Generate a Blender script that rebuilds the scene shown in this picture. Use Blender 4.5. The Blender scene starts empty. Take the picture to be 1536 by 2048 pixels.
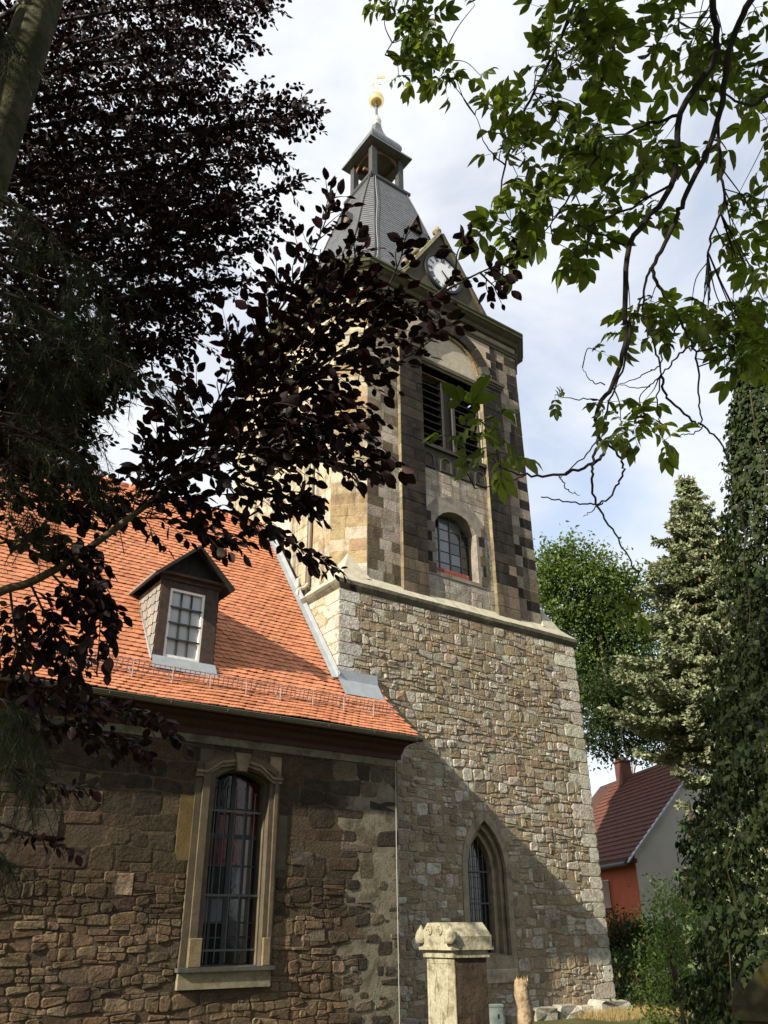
import bpy, math, random
import numpy as np
from math import sin, cos, pi, radians, sqrt, atan2
from mathutils import Vector, Matrix

# ------------------------------------------------------------------ camera
scene = bpy.context.scene
col = scene.collection
CAM = np.array([0.0, -16.0, 0.0])                 # eye, 1.72 m above the churchyard
FPX, PITCH, HEAD, ROLL = 1629.8, radians(27.427), radians(53.90), radians(-0.5134)
_h = np.array([cos(HEAD), sin(HEAD), 0]); _r = np.array([sin(HEAD), -cos(HEAD), 0]); _z = np.array([0, 0, 1.0])
FW = cos(PITCH) * _h + sin(PITCH) * _z
_u = -sin(PITCH) * _h + cos(PITCH) * _z
RT = cos(ROLL) * _r + sin(ROLL) * _u
UP = -sin(ROLL) * _r + cos(ROLL) * _u
cam_d = bpy.data.cameras.new('camera'); cam = bpy.data.objects.new('camera', cam_d); col.objects.link(cam)
cam_d.sensor_fit = 'HORIZONTAL'; cam_d.sensor_width = 36.0; cam_d.lens = 36.0 * FPX / 1536.0
cam_d.clip_start = 0.05; cam_d.clip_end = 2000
cam.matrix_world = Matrix(((RT[0], UP[0], -FW[0], CAM[0]), (RT[1], UP[1], -FW[1], CAM[1]), (RT[2], UP[2], -FW[2], CAM[2]), (0, 0, 0, 1)))
scene.camera = cam

# ------------------------------------------------------------------ sky, sun, exposure
SUN = np.array([1.0, 0.195, -0.545]); SUN /= np.linalg.norm(SUN)      # the way the light travels
SUN_EL = math.asin(-SUN[2]); SUN_AZ = atan2(-SUN[0], -SUN[1])        # azimuth of the sun from +Y towards +X
world = bpy.data.worlds.new('World'); scene.world = world; world.use_nodes = True
wn, wl = world.node_tree.nodes, world.node_tree.links
wn.clear()
w_out = wn.new('ShaderNodeOutputWorld'); w_bg = wn.new('ShaderNodeBackground'); w_bg.inputs['Strength'].default_value = 0.052
w_sky = wn.new('ShaderNodeTexSky'); w_sky.sky_type = 'NISHITA'; w_sky.sun_disc = False
w_sky.sun_elevation = SUN_EL; w_sky.sun_rotation = SUN_AZ; w_sky.air_density = 1.0; w_sky.dust_density = 1.5; w_sky.ozone_density = 1.0
w_tc = wn.new('ShaderNodeTexCoord'); w_map = wn.new('ShaderNodeMapping'); w_map.inputs['Scale'].default_value = (1.1, 1.1, 2.3)
w_n = wn.new('ShaderNodeTexNoise'); w_n.inputs['Scale'].default_value = 2.3; w_n.inputs['Detail'].default_value = 7; w_n.inputs['Roughness'].default_value = 0.55; w_n.inputs['Distortion'].default_value = 0.4
w_r = wn.new('ShaderNodeValToRGB'); w_r.color_ramp.elements[0].position = 0.30; w_r.color_ramp.elements[1].position = 0.56
w_r.color_ramp.elements[0].color = (0.40, 0.40, 0.40, 1); w_r.color_ramp.elements[1].color = (0.97, 0.97, 0.97, 1)
w_mix = wn.new('ShaderNodeMix'); w_mix.data_type = 'RGBA'; w_mix.inputs['B'].default_value = (9.2, 9.45, 9.9, 1)
wl.new(w_tc.outputs['Generated'], w_map.inputs['Vector']); wl.new(w_map.outputs['Vector'], w_n.inputs['Vector'])
wl.new(w_n.outputs['Fac'], w_r.inputs['Fac']); wl.new(w_r.outputs['Color'], w_mix.inputs['Factor'])
w_gain = wn.new('ShaderNodeMix'); w_gain.data_type = 'RGBA'; w_gain.blend_type = 'MULTIPLY'; w_gain.inputs['Factor'].default_value = 1.0; w_gain.inputs['B'].default_value = (2.3, 2.3, 2.3, 1)
wl.new(w_sky.outputs['Color'], w_gain.inputs['A']); wl.new(w_gain.outputs['Result'], w_mix.inputs['A']); wl.new(w_mix.outputs['Result'], w_bg.inputs['Color']); wl.new(w_bg.outputs['Background'], w_out.inputs['Surface'])
sun_d = bpy.data.lights.new('sun', 'SUN'); sun_d.energy = 5.0; sun_d.angle = radians(0.53); sun_d.color = (1.0, 0.90, 0.72)
sun = bpy.data.objects.new('sun', sun_d); col.objects.link(sun)
sun.rotation_euler = Vector(SUN).to_track_quat('-Z', 'Y').to_euler()
vs = scene.view_settings; vs.view_transform = 'Standard'; vs.look = 'None'; vs.exposure = 1.08; vs.gamma = 1.0; vs.use_curve_mapping = False
scene.cycles.max_bounces = 6; scene.cycles.diffuse_bounces = 2; scene.cycles.glossy_bounces = 2; scene.cycles.transmission_bounces = 3
scene.cycles.transparent_max_bounces = 4; scene.cycles.use_denoising = True; scene.cycles.caustics_reflective = False; scene.cycles.caustics_refractive = False

GZ = -1.72                                        # churchyard level
def at(u, v, t):                                  # a point seen at (u, v) of the photograph, t metres ahead
    return CAM + t * (FW + (u - 768) / FPX * RT + (1024 - v) / FPX * UP)
def proj(p):
    a = np.asarray(p) - CAM; k = a @ FW
    return 768 + FPX * (a @ RT) / k, 1024 - FPX * (a @ UP) / k, k

# ------------------------------------------------------------------ materials
def mat(name, base=(.5, .5, .5), rough=.9, tint=False, noise=None, bump=None, spec=.3, metal=0., stain=None, transl=None, fine=None, wave=None):
    """noise=(scale, amount) colour grain; bump=(scale, strength, dist); stain=(scale, colour, amount) patches; fine=(scale, amount) second grain"""
    m = bpy.data.materials.new(name); m.use_nodes = True
    n, l = m.node_tree.nodes, m.node_tree.links; n.clear()
    out = n.new('ShaderNodeOutputMaterial'); b = n.new('ShaderNodeBsdfPrincipled')
    b.inputs['Roughness'].default_value = rough; b.inputs['Metallic'].default_value = metal; b.inputs['Specular IOR Level'].default_value = spec
    geo = n.new('ShaderNodeNewGeometry')
    def nz(scale, detail=5, r=.6, flat=1.):
        t = n.new('ShaderNodeTexNoise'); t.inputs['Scale'].default_value = scale; t.inputs['Detail'].default_value = detail; t.inputs['Roughness'].default_value = r
        if flat != 1.:
            mp = n.new('ShaderNodeMapping'); mp.inputs['Scale'].default_value = (1, 1, flat); l.new(geo.outputs['Position'], mp.inputs['Vector']); l.new(mp.outputs['Vector'], t.inputs['Vector'])
        else: l.new(geo.outputs['Position'], t.inputs['Vector'])
        return t.outputs['Fac']
    def mixc(a, bb, fac, blend='MIX'):
        x = n.new('ShaderNodeMix'); x.data_type = 'RGBA'; x.blend_type = blend
        for s, k in ((a, 'A'), (bb, 'B')):
            if isinstance(s, tuple): x.inputs[k].default_value = (*s, 1) if len(s) == 3 else s
            else: l.new(s, x.inputs[k])
        if isinstance(fac, float): x.inputs['Factor'].default_value = fac
        else: l.new(fac, x.inputs['Factor'])
        return x.outputs['Result']
    def ramp(s, p0, p1, v0=0., v1=1.):
        r = n.new('ShaderNodeMapRange'); r.inputs['From Min'].default_value = p0; r.inputs['From Max'].default_value = p1
        r.inputs['To Min'].default_value = v0; r.inputs['To Max'].default_value = v1; l.new(s, r.inputs['Value']); return r.outputs['Result']
    if tint:
        a = n.new('ShaderNodeAttribute'); a.attribute_name = 'tint'; c = a.outputs['Color']
    else:
        r0 = n.new('ShaderNodeRGB'); r0.outputs[0].default_value = (*base, 1); c = r0.outputs[0]
    for q in (noise, fine):
        if q:
            g = n.new('ShaderNodeCombineColor'); v = ramp(nz(q[0]), .25, .75, 1 - q[1], 1 + q[1])
            for k in ('Red', 'Green', 'Blue'): l.new(v, g.inputs[k])
            c = mixc(c, g.outputs['Color'], 1.0, 'MULTIPLY')
    if stain:
        for (sc, sc_col, amt, lo, hi, *fl) in (stain if isinstance(stain, list) else [stain]):
            c = mixc(c, sc_col, ramp(nz(sc, 6, .65, fl[0] if fl else 1.), lo, hi, 0, amt))
    l.new(c, b.inputs['Base Color'])
    if bump:
        bp = n.new('ShaderNodeBump'); bp.inputs['Strength'].default_value = bump[1]; bp.inputs['Distance'].default_value = bump[2]
        l.new(nz(bump[0], 6, .65), bp.inputs['Height']); l.new(bp.outputs['Normal'], b.inputs['Normal'])
    if transl:
        tr = n.new('ShaderNodeBsdfTranslucent'); l.new(mixc(c, transl[1], 1.0, 'MULTIPLY'), tr.inputs['Color'])
        mx = n.new('ShaderNodeMixShader'); mx.inputs['Fac'].default_value = transl[0]
        l.new(b.outputs['BSDF'], mx.inputs[1]); l.new(tr.outputs['BSDF'], mx.inputs[2]); l.new(mx.outputs['Shader'], out.inputs['Surface'])
    else:
        l.new(b.outputs['BSDF'], out.inputs['Surface'])
    return m

M = {}
M['rubble'] = mat('rubble_stone', tint=True, noise=(9, .22), fine=(38, .3), bump=(18, 1., .05), stain=[(1.1, (.10, .082, .06), .5, .52, .72), (6, (.19, .155, .105), .6, .5, .62), (20, (.44, .41, .34), .55, .60, .70)], spec=.12)
M['mortar'] = mat('old_mortar', (.235, .192, .13), noise=(6, .3), bump=(30, 1., .03), stain=[(1.3, (.29, .25, .175), .7, .45, .6), (9, (.15, .12, .08), .6, .52, .64)], spec=.1)
M['nave_stone'] = mat('nave_stone', tint=True, noise=(7, .4), fine=(30, .4), bump=(15, 1., .05), stain=[(.9, (.028, .023, .018), .7, .48, .66), (3.5, (.05, .042, .031), .55, .5, .64)], spec=.15)
M['nave_mortar'] = mat('nave_mortar', (.074, .055, .036), noise=(5, .35), bump=(22, 1., .04), stain=(1.0, (.05, .04, .03), .8, .45, .65), spec=.1)
M['plaster'] = mat('old_plaster', (.165, .148, .108), noise=(4, .25), bump=(20, .9, .025), stain=[(2.3, (.075, .065, .045), .9, .48, .62), (9, (.06, .052, .04), .6, .55, .65)], spec=.1)
M['ashlar'] = mat('ashlar', tint=True, noise=(5, .25), fine=(34, .28), bump=(18, .9, .03), stain=[(2.2, (.06, .05, .04), .45, .5, .68), (3.2, (.045, .038, .031), .65, .52, .64, .14), (5, (.20, .17, .125), .10, .58, .70)], spec=.1)
M['joint'] = mat('ashlar_joint', (.36, .32, .25), noise=(8, .25), bump=(30, .6, .015), spec=.1)
M['tower_plaster'] = mat('arch_plaster', (.38, .315, .235), noise=(3, .15), bump=(15, .4, .012), stain=(3, (.25, .2, .15), .5, .55, .7), spec=.1)
M['moulding'] = mat('weathered_moulding', tint=True, noise=(4, .3), fine=(30, .2), bump=(18, .7, .02), stain=(2.5, (.055, .062, .025), .55, .52, .66), spec=.15)
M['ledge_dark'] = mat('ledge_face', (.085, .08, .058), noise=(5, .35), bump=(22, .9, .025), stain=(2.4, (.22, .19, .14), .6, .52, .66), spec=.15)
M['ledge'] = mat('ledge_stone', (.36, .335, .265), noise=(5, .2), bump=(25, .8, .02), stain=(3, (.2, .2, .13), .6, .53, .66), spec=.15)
M['window_stone'] = mat('window_sandstone', tint=True, noise=(4, .3), fine=(30, .18), bump=(24, .6, .015), stain=(2.6, (.06, .05, .038), .6, .5, .66), spec=.15)
M['slate'] = mat('roof_slate', (.10, .106, .12), rough=.5, noise=(5, .3), fine=(45, .3), bump=(40, .5, .012), spec=.5)
M['slate_dark'] = mat('dark_slate', (.035, .036, .04), rough=.6, noise=(6, .3), bump=(30, .5, .012), spec=.4)
M['cheek_slate'] = mat('cheek_slate', tint=True, rough=.6, noise=(9, .2), bump=(30, .4, .01), spec=.4)
M['tile'] = mat('clay_tile', tint=True, rough=.75, noise=(2.2, .12), fine=(50, .12), bump=(60, .25, .004), stain=[(1.2, (.30, .115, .06), .5, .5, .72), (7, (.20, .095, .055), .5, .6, .7), (26, (.5, .36, .25), .5, .68, .74)], spec=.2)
M['zinc'] = mat('zinc', (.30, .33, .36), rough=.5, noise=(5, .15), bump=(12, .15, .01), spec=.5, metal=.35)
M['gutter'] = mat('gutter_metal', (.13, .135, .10), rough=.55, noise=(6, .25), stain=(3, (.09, .085, .06), .6, .45, .65), metal=.2)
M['guard'] = mat('galvanised_guard', (.36, .27, .25), rough=.5, noise=(20, .2), metal=.3)
M['soffit'] = mat('eaves_wood', (.055, .024, .017), rough=.8, noise=(10, .35), bump=(16, .4, .01))
M['dark_wood'] = mat('dark_wood', (.05, .033, .026), rough=.75, noise=(9, .5), bump=(22, .6, .01))
M['black_wood'] = mat('black_wood', (.018, .015, .013), rough=.8, noise=(8, .4), bump=(20, .5, .01))
M['louvre'] = mat('louvre_wood', (.045, .04, .036), rough=.85, noise=(12, .4), bump=(30, .6, .01))
M['brown_wood'] = mat('brown_wood', (.16, .085, .05), rough=.8, noise=(6, .4), bump=(15, .5, .01))
M['white_paint'] = mat('white_paint', (.72, .71, .67), rough=.5, noise=(9, .08), stain=(14, (.4, .38, .33), .5, .56, .7))
M['muntin'] = mat('dark_muntin', (.03, .033, .033), rough=.6)
M['pane_grey'] = mat('grey_pane', (.36, .37, .385), rough=.2, noise=(.9, .12), spec=.6)
M['glass'] = mat('dark_glass', (.012, .013, .015), rough=.06, bump=(3, .12, .02), spec=.8)
M['glass_red_reflection'] = mat('red_reflection_pane', (.055, .012, .01), rough=.1, noise=(9, .5), bump=(5, .2, .02), spec=.6)  # red of a reflected roof put into the pane colour
M['glass_sky'] = mat('pale_glass', (.10, .11, .12), rough=.08, noise=(1.5, .2), bump=(3, .1, .02), spec=.8)
M['iron'] = mat('iron', (.075, .078, .082), rough=.55, noise=(20, .25), metal=.2)
M['black'] = mat('dark_room', (.006, .006, .006), rough=1.)
M['gold'] = mat('gilded', (.95, .74, .36), rough=.2, metal=.9, noise=(8, .1))
M['pale_metal'] = mat('pale_metal', (.62, .58, .52), rough=.35, metal=.6)
M['clock_white'] = mat('clock_white', (.66, .68, .72), rough=.4, noise=(2, .05))
M['clock_black'] = mat('clock_black', (.01, .01, .012), rough=.5)
M['brick'] = mat('red_brick', (.20, .055, .035), noise=(14, .3), bump=(40, .7, .01), stain=(6, (.3, .2, .16), .5, .55, .7))
M['pipe'] = mat('downpipe', (.36, .33, .28), rough=.5, noise=(6, .15), metal=.2)
M['cable'] = mat('cable', (.32, .34, .33), rough=.5, metal=.4)
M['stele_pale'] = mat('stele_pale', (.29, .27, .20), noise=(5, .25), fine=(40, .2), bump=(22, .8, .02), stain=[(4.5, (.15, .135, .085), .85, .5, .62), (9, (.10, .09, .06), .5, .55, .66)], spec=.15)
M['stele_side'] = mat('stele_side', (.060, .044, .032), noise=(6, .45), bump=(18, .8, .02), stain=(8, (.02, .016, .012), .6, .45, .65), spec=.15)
M['moss_stone'] = mat('mossy_stone', (.05, .044, .026), noise=(5, .3), bump=(18, .8, .02), stain=[(5, (.07, .066, .012), .9, .48, .62)], spec=.15)
M['box_grey'] = mat('box_grey', (.26, .31, .30), rough=.5, noise=(5, .06))
M['post_wood'] = mat('barked_wood', (.27, .205, .135), noise=(9, .35), fine=(40, .25), bump=(16, 1., .03), stain=(13, (.12, .075, .04), .8, .54, .62), spec=.1)
M['split_wood'] = mat('split_wood', (.55, .40, .22), noise=(20, .3), bump=(40, .6, .01))
M['orange_wall'] = mat('orange_render', (.34, .085, .04), noise=(2, .15), bump=(30, .4, .01))
M['white_wall'] = mat('white_render', (.47, .45, .40), noise=(1.5, .08), bump=(30, .3, .008), stain=(.8, (.42, .40, .37), .5, .5, .7))
M['house_tile'] = mat('house_tile', (.085, .033, .023), rough=.7, noise=(3, .3), bump=(18, .5, .02))
M['ground'] = mat('ground', (.07, .075, .03), noise=(1.2, .4), fine=(20, .4), bump=(8, .8, .05), stain=(.7, (.12, .09, .045), .7, .5, .65), spec=.1)
M['straw'] = mat('dry_grass', (.22, .165, .07), rough=.9, noise=(6, .4))
M['beech_bark'] = mat('beech_bark', (.085, .078, .05), noise=(4, .3), fine=(25, .25), bump=(14, .7, .02), stain=[(3.5, (.03, .036, .012), .85, .42, .58), (18, (.02, .017, .012), .7, .58, .66)], spec=.15)
M['twig'] = mat('dark_twig', (.030, .024, .02), noise=(20, .3))
M['twig_lit'] = mat('lit_branch_bark', (.10, .085, .055), noise=(12, .4), bump=(30, .6, .01))  # lit copy of the twig, sunlight put into the bark colour
M['walnut_bark'] = mat('walnut_bark', (.024, .021, .019), noise=(10, .4), bump=(40, .8, .01))
M['bark'] = mat('brown_bark', (.085, .065, .045), noise=(6, .4), bump=(20, 1., .03))
M['beech_leaf'] = mat('copper_beech_leaf', tint=True, rough=.5, transl=(.10, (1.3, .5, .6)), spec=.12)
M['walnut_leaf'] = mat('walnut_leaf', tint=True, rough=.45, transl=(.58, (1.75, 1.95, .55)), spec=.35)
M['tree_leaf'] = mat('tree_leaf', tint=True, rough=.55, transl=(.35, (1.4, 1.6, .5)), spec=.25)
M['ivy_leaf'] = mat('ivy_leaf', tint=True, rough=.6, transl=(.2, (1.3, 1.5, .5)), spec=.18)
M['needle'] = mat('conifer_needle', tint=True, rough=.6, transl=(.15, (1.2, 1.3, .6)), spec=.25)

# ------------------------------------------------------------------ object helpers
def link(name, me, parent=None, mats=()):
    o = bpy.data.objects.new(name, me); col.objects.link(o)
    if parent is not None:
        o.parent = parent; o.matrix_parent_inverse = Matrix.Translation(-Vector(WORG[parent.name]))
    WORG[o.name] = (0, 0, 0)
    return o
WORG = {}
def thing(name, label, cat, loc, group=None):
    o = bpy.data.objects.new(name, None); col.objects.link(o); o.location = loc; o.empty_display_size = .3
    o['label'] = label; o['category'] = cat
    if group: o['group'] = group
    WORG[o.name] = tuple(loc); return o
def mesh_np(name, V, F, material, tint=None, smooth=False):
    """F: list of faces (any size) or (N,k) array; tint: one colour or one per vertex"""
    me = bpy.data.meshes.new(name)
    V = np.asarray(V, dtype=np.float32).reshape(-1, 3)
    if isinstance(F, np.ndarray):
        n, k = F.shape; flat = F.astype(np.int32).ravel(); starts = np.arange(0, n * k, k, dtype=np.int32); tot = np.full(n, k, np.int32)
    else:
        tot = np.array([len(f) for f in F], np.int32); flat = np.array([i for f in F for i in f], np.int32); starts = np.concatenate(([0], np.cumsum(tot)[:-1])).astype(np.int32); n = len(F)
    me.vertices.add(len(V)); me.vertices.foreach_set('co', V.ravel())
    me.loops.add(len(flat)); me.loops.foreach_set('vertex_index', flat)
    me.polygons.add(n); me.polygons.foreach_set('loop_start', starts); me.polygons.foreach_set('loop_total', tot)
    if tint is not None:
        a = me.attributes.new('tint', 'FLOAT_COLOR', 'POINT')
        t = np.asarray(tint, np.float32)
        if t.ndim == 1: t = np.tile(t, (len(V), 1))
        a.data.foreach_set('color', np.concatenate([t[:, :3], np.ones((len(V), 1), np.float32)], 1).ravel())
    me.update(calc_edges=True); me.validate()
    me.polygons.foreach_set('use_smooth', np.full(len(me.polygons), bool(smooth)))
    if material is not None: me.materials.append(M[material] if isinstance(material, str) else material)
    return me
class MB:
    """collects boxes, prisms, tubes and lathes into one mesh"""
    def __init__(s): s.v = []; s.f = []; s.t = []
    def add(s, V, F, tint=(1, 1, 1)):
        o = len(s.v); s.v += [tuple(p) for p in V]; s.f += [tuple(i + o for i in f) for f in F]; s.t += [tint] * len(V)
    def hexa(s, P, tint=(1, 1, 1)):               # eight corners: bottom ring, top ring
        s.add(P, [(3, 2, 1, 0), (4, 5, 6, 7), (0, 1, 5, 4), (1, 2, 6, 5), (2, 3, 7, 6), (3, 0, 4, 7)], tint)
    def box(s, x0, x1, y0, y1, z0, z1, tint=(1, 1, 1)):
        s.hexa([(x0, y0, z0), (x1, y0, z0), (x1, y1, z0), (x0, y1, z0), (x0, y0, z1), (x1, y0, z1), (x1, y1, z1), (x0, y1, z1)], tint)
    def bar(s, a, b, w, h=None, up=(0, 0, 1), tint=(1, 1, 1)):
        a = np.array(a, float); b = np.array(b, float); h = h or w; d = b - a; d /= np.linalg.norm(d)
        x = np.cross(d, np.array(up, float))
        if np.linalg.norm(x) < 1e-4: x = np.cross(d, np.array((1., 0, 0)))
        x /= np.linalg.norm(x); y = np.cross(x, d)
        s.hexa([p + i * x * w / 2 + j * y * h / 2 for p in (a, b) for i, j in ((-1, -1), (1, -1), (1, 1), (-1, 1))], tint)
    def tube(s, P, R, k=6, tint=(1, 1, 1), cap=True):
        V, F = tube(P, R, k, cap); s.add(V, F, tint)
    def lathe(s, c, prof, k=16, tint=(1, 1, 1)):  # prof: (radius, z) upwards
        V = []; F = []
        for r, z in prof:
            for i in range(k): V.append((c[0] + r * cos(2 * pi * i / k), c[1] + r * sin(2 * pi * i / k), c[2] + z))
        for j in range(len(prof) - 1):
            for i in range(k): a = j * k + i; b = j * k + (i + 1) % k; F.append((a, b, b + k, a + k))
        F.append(tuple(reversed(range(k)))); F.append(tuple(range((len(prof) - 1) * k, len(prof) * k)))
        s.add(V, F, tint)
    def extrude(s, poly, f, d0, d1, tint=(1, 1, 1)):   # poly in face coordinates (u, z), counter-clockwise seen from outside
        n = len(poly); V = [f(u, z, d0) for u, z in poly] + [f(u, z, d1) for u, z in poly]
        F = [tuple(range(n, 2 * n)), tuple(reversed(range(n)))] + [(i, (i + 1) % n, n + (i + 1) % n, n + i) for i in range(n)]
        s.add(V, F, tint)
    def build(s, name, material, parent=None, smooth=False, tint=False):
        me = mesh_np(name, s.v, s.f, material, np.array(s.t) if tint else None, smooth)
        return link(name, me, parent)
def tube(P, R, k=6, cap=True):
    P = np.asarray(P, float); n = len(P)
    R = np.full(n, R) if np.isscalar(R) else np.asarray(R, float)
    T = np.gradient(P, axis=0); T /= np.linalg.norm(T, axis=1)[:, None] + 1e-9
    ref = np.array([0, 0, 1.0]) if abs(T[0][2]) < .9 else np.array([1.0, 0, 0])
    x = np.cross(T[0], ref); x /= np.linalg.norm(x); V = []
    for i in range(n):
        x = x - (x @ T[i]) * T[i]; x /= np.linalg.norm(x) + 1e-9; y = np.cross(T[i], x)
        for j in range(k): V.append(P[i] + R[i] * (cos(2 * pi * j / k) * x + sin(2 * pi * j / k) * y))
    F = [(i * k + j, i * k + (j + 1) % k, (i + 1) * k + (j + 1) % k, (i + 1) * k + j) for i in range(n - 1) for j in range(k)]
    if cap: F += [tuple(reversed(range(k))), tuple(range((n - 1) * k, n * k))]
    return V, F
def spline(P, n=6):                               # Catmull-Rom through the points
    P = np.asarray(P, float)
    if len(P) < 3: return np.array([P[0] + (P[-1] - P[0]) * t for t in np.linspace(0, 1, n + 1)])
    Q = np.vstack([2 * P[0] - P[1], P, 2 * P[-1] - P[-2]]); out = []
    for i in range(1, len(Q) - 2):
        for t in np.linspace(0, 1, n, endpoint=False):
            out.append(.5 * ((2 * Q[i]) + (-Q[i - 1] + Q[i + 1]) * t + (2 * Q[i - 1] - 5 * Q[i] + 4 * Q[i + 1] - Q[i + 2]) * t * t + (-Q[i - 1] + 3 * Q[i] - 3 * Q[i + 1] + Q[i + 2]) * t ** 3))
    out.append(P[-1]); return np.array(out)
def vary(c, rng, a=.12, h=.05):
    k = 1 + rng.uniform(-a, a); return tuple(max(.004, x * k * (1 + rng.uniform(-h, h))) for x in c)

# a face of a wall: (u along, z up, d out of the wall) -> world
def face(ox, oy, ux, uy, nx, ny):
    return lambda u, z, d: (ox + u * ux + d * nx, oy + u * uy + d * ny, z)

def stone(f, poly, d, rng, base=-.03, rough=.25, inset=.12):
    """an irregular pillow of a stone over a four-cornered cell; ~40 triangles"""
    c = np.mean(poly, axis=0); pts = []
    w = min(np.linalg.norm(poly[1] - poly[0]), np.linalg.norm(poly[3] - poly[0]))
    for i in range(4):
        p, a, b = poly[i], poly[i - 1], poly[(i + 1) % 4]
        r = w * rng.uniform(.10, .30)
        pts.append(p + (a - p) / np.linalg.norm(a - p) * r); pts.append(p + (b - p) / np.linalg.norm(b - p) * r * rng.uniform(.6, 1.2))
    pts = np.array(pts); V = []
    for k, (sc, dd, jd) in enumerate(((1.0, base, 0), (1.0, d * .35, rough * .3), (1 - inset, d, rough))):
        for p in pts:
            q = c + (p - c) * (sc - rng.uniform(0, .05) * (k == 2)); V.append(f(q[0], q[1], dd + d * jd * rng.uniform(-1, 1)))
    V.append(f(c[0] + rng.uniform(-.2, .2) * w, c[1] + rng.uniform(-.2, .2) * w, d * (1 + rough * rng.uniform(-.8, 1.2))))
    F = [(j * 8 + i, j * 8 + (i + 1) % 8, (j + 1) * 8 + (i + 1) % 8, (j + 1) * 8 + i) for j in range(2) for i in range(8)] + [(16 + i, 16 + (i + 1) % 8, 24) for i in range(8)]
    return V, F
def block(f, u0, u1, z0, z1, d, rng, base=-.03, bev=.012, j=.003):
    """a dressed block with a small bevel"""
    P = [(u0, z0), (u1, z0), (u1, z1), (u0, z1)]; c = ((u0 + u1) / 2, (z0 + z1) / 2); V = []
    for ins, dd in ((0, base), (0, d - bev), (bev, d)):
        for (u, z) in P: V.append(f(u + (ins if u < c[0] else -ins) + rng.uniform(-j, j), z + (ins if z < c[1] else -ins) + rng.uniform(-j, j), dd + rng.uniform(-j, j)))
    F = [(k * 4 + i, k * 4 + (i + 1) % 4, k * 4 + 4 + (i + 1) % 4, k * 4 + 4 + i) for k in range(2) for i in range(4)] + [(8, 9, 10, 11)]
    return V, F
def subtract(iv, holes):
    for a, b in holes:
        out = []
        for x, y in iv:
            if b <= x or a >= y: out.append((x, y))
            else:
                if a > x: out.append((x, a))
                if b < y: out.append((b, y))
        iv = out
    return [(x, y) for x, y in iv if y - x > .03]
def pieces(items, name, rest_name, material, parent, limit, smooth=False):
    """items: (V, F, tint, size on the picture); the largest become objects, the rest one stuff part"""
    items = sorted(items, key=lambda i: -i[3]); rest = MB()
    for k, (V, F, t, s) in enumerate(items):
        if k < limit and s > 0: link(name, mesh_np(name, V, F, material, t, smooth), parent)
        else: rest.add(V, F, t)
    if rest.v:
        o = rest.build(rest_name, material, parent, smooth, tint=True); o['kind'] = 'stuff'
def seen(V):
    p = np.mean(np.array(V), axis=0); u, v, k = proj(p)
    if k < .1 or not (-20 < u < 1556 and -20 < v < 2068): return 0
    A = np.array([proj(q)[:2] for q in V[:8]]); return float(np.prod(A.max(0) - A.min(0))) + 1e-3

# ------------------------------------------------------------------ ground
def build_ground():
    n = 80; g = np.linspace(-1, 1, n); g = np.sign(g) * np.abs(g) ** 2.6 * 700
    X, Y = np.meshgrid(g + 10, g - 5); Z = GZ + .05 * np.sin(X * .7) * np.cos(Y * .9) - .04 + 0 * X
    i = np.arange(n * n).reshape(n, n); F = np.stack([i[:-1, :-1], i[:-1, 1:], i[1:, 1:], i[1:, :-1]], -1).reshape(-1, 4)
    o = link('ground', mesh_np('ground', np.stack([X, Y, Z], -1), F, 'ground', smooth=True)); o['kind'] = 'structure'
build_ground()

# ------------------------------------------------------------------ openings in walls
def ray_poly(c, th, poly):
    d = np.array([cos(th), sin(th)]); best = None; n = len(poly)
    for i in range(n):
        a = np.array(poly[i]) - c; e = np.array(poly[(i + 1) % n]) - np.array(poly[i]); den = d[0] * e[1] - d[1] * e[0]
        if abs(den) < 1e-9: continue
        t = (a[0] * e[1] - a[1] * e[0]) / den; s = (a[0] * d[1] - a[1] * d[0]) / den
        if t > 0 and -1e-6 <= s <= 1 + 1e-6 and (best is None or t > best): best = t
    return c + best * d
def opening_wall(mb, f, rect, outline, d=0., depth=.4, inner=1.0, tint=(1, 1, 1)):
    """a stretch of wall with an opening cut in it and the reveal behind"""
    u0, u1, z0, z1 = rect; R = [(u0, z0), (u1, z0), (u1, z1), (u0, z1)]
    c = np.array([np.mean([p[0] for p in outline]), (min(p[1] for p in outline) + max(p[1] for p in outline)) / 2])
    ths = sorted(set([round(atan2(p[1] - c[1], p[0] - c[0]), 5) for p in list(outline) + R]))
    a = [ray_poly(c, t, outline) for t in ths]; b = [ray_poly(c, t, R) for t in ths]; n = len(ths)
    V = [f(p[0], p[1], d) for p in a] + [f(p[0], p[1], d) for p in b] + [f(c[0] + (p[0] - c[0]) * inner, c[1] + (p[1] - c[1]) * inner, d - depth) for p in a]
    F = [(i, n + i, n + (i + 1) % n, (i + 1) % n) for i in range(n)] + [((i + 1) % n, 2 * n + (i + 1) % n, 2 * n + i, i) for i in range(n)]
    mb.add(V, F, tint)
def arch_outline(u0, u1, z0, zs, rise, n=9, pointed=False):
    P = [(u0, z0), (u1, z0)]; w = (u1 - u0) / 2; c = (u0 + u1) / 2
    if pointed:                                   # two arcs meeting in a point
        R = (w * w + rise * rise) / (2 * w)
        for i in range(n): a = (pi - 2 * math.atan2(w, rise)) * i / (n - 1) if False else math.asin(rise / R) * i / (n - 1); P.append((u1 - R + R * cos(a), zs + R * sin(a)))
        for i in range(n - 2, -1, -1): a = math.asin(rise / R) * i / (n - 1); P.append((u0 + R - R * cos(a), zs + R * sin(a)))
    else:
        R = (w * w + rise * rise) / (2 * rise); a0 = math.asin(min(1, w / R))
        for i in range(n): a = a0 - 2 * a0 * i / (n - 1); P.append((c + R * sin(a), zs + rise - R + R * cos(a)))
    return P
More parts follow.
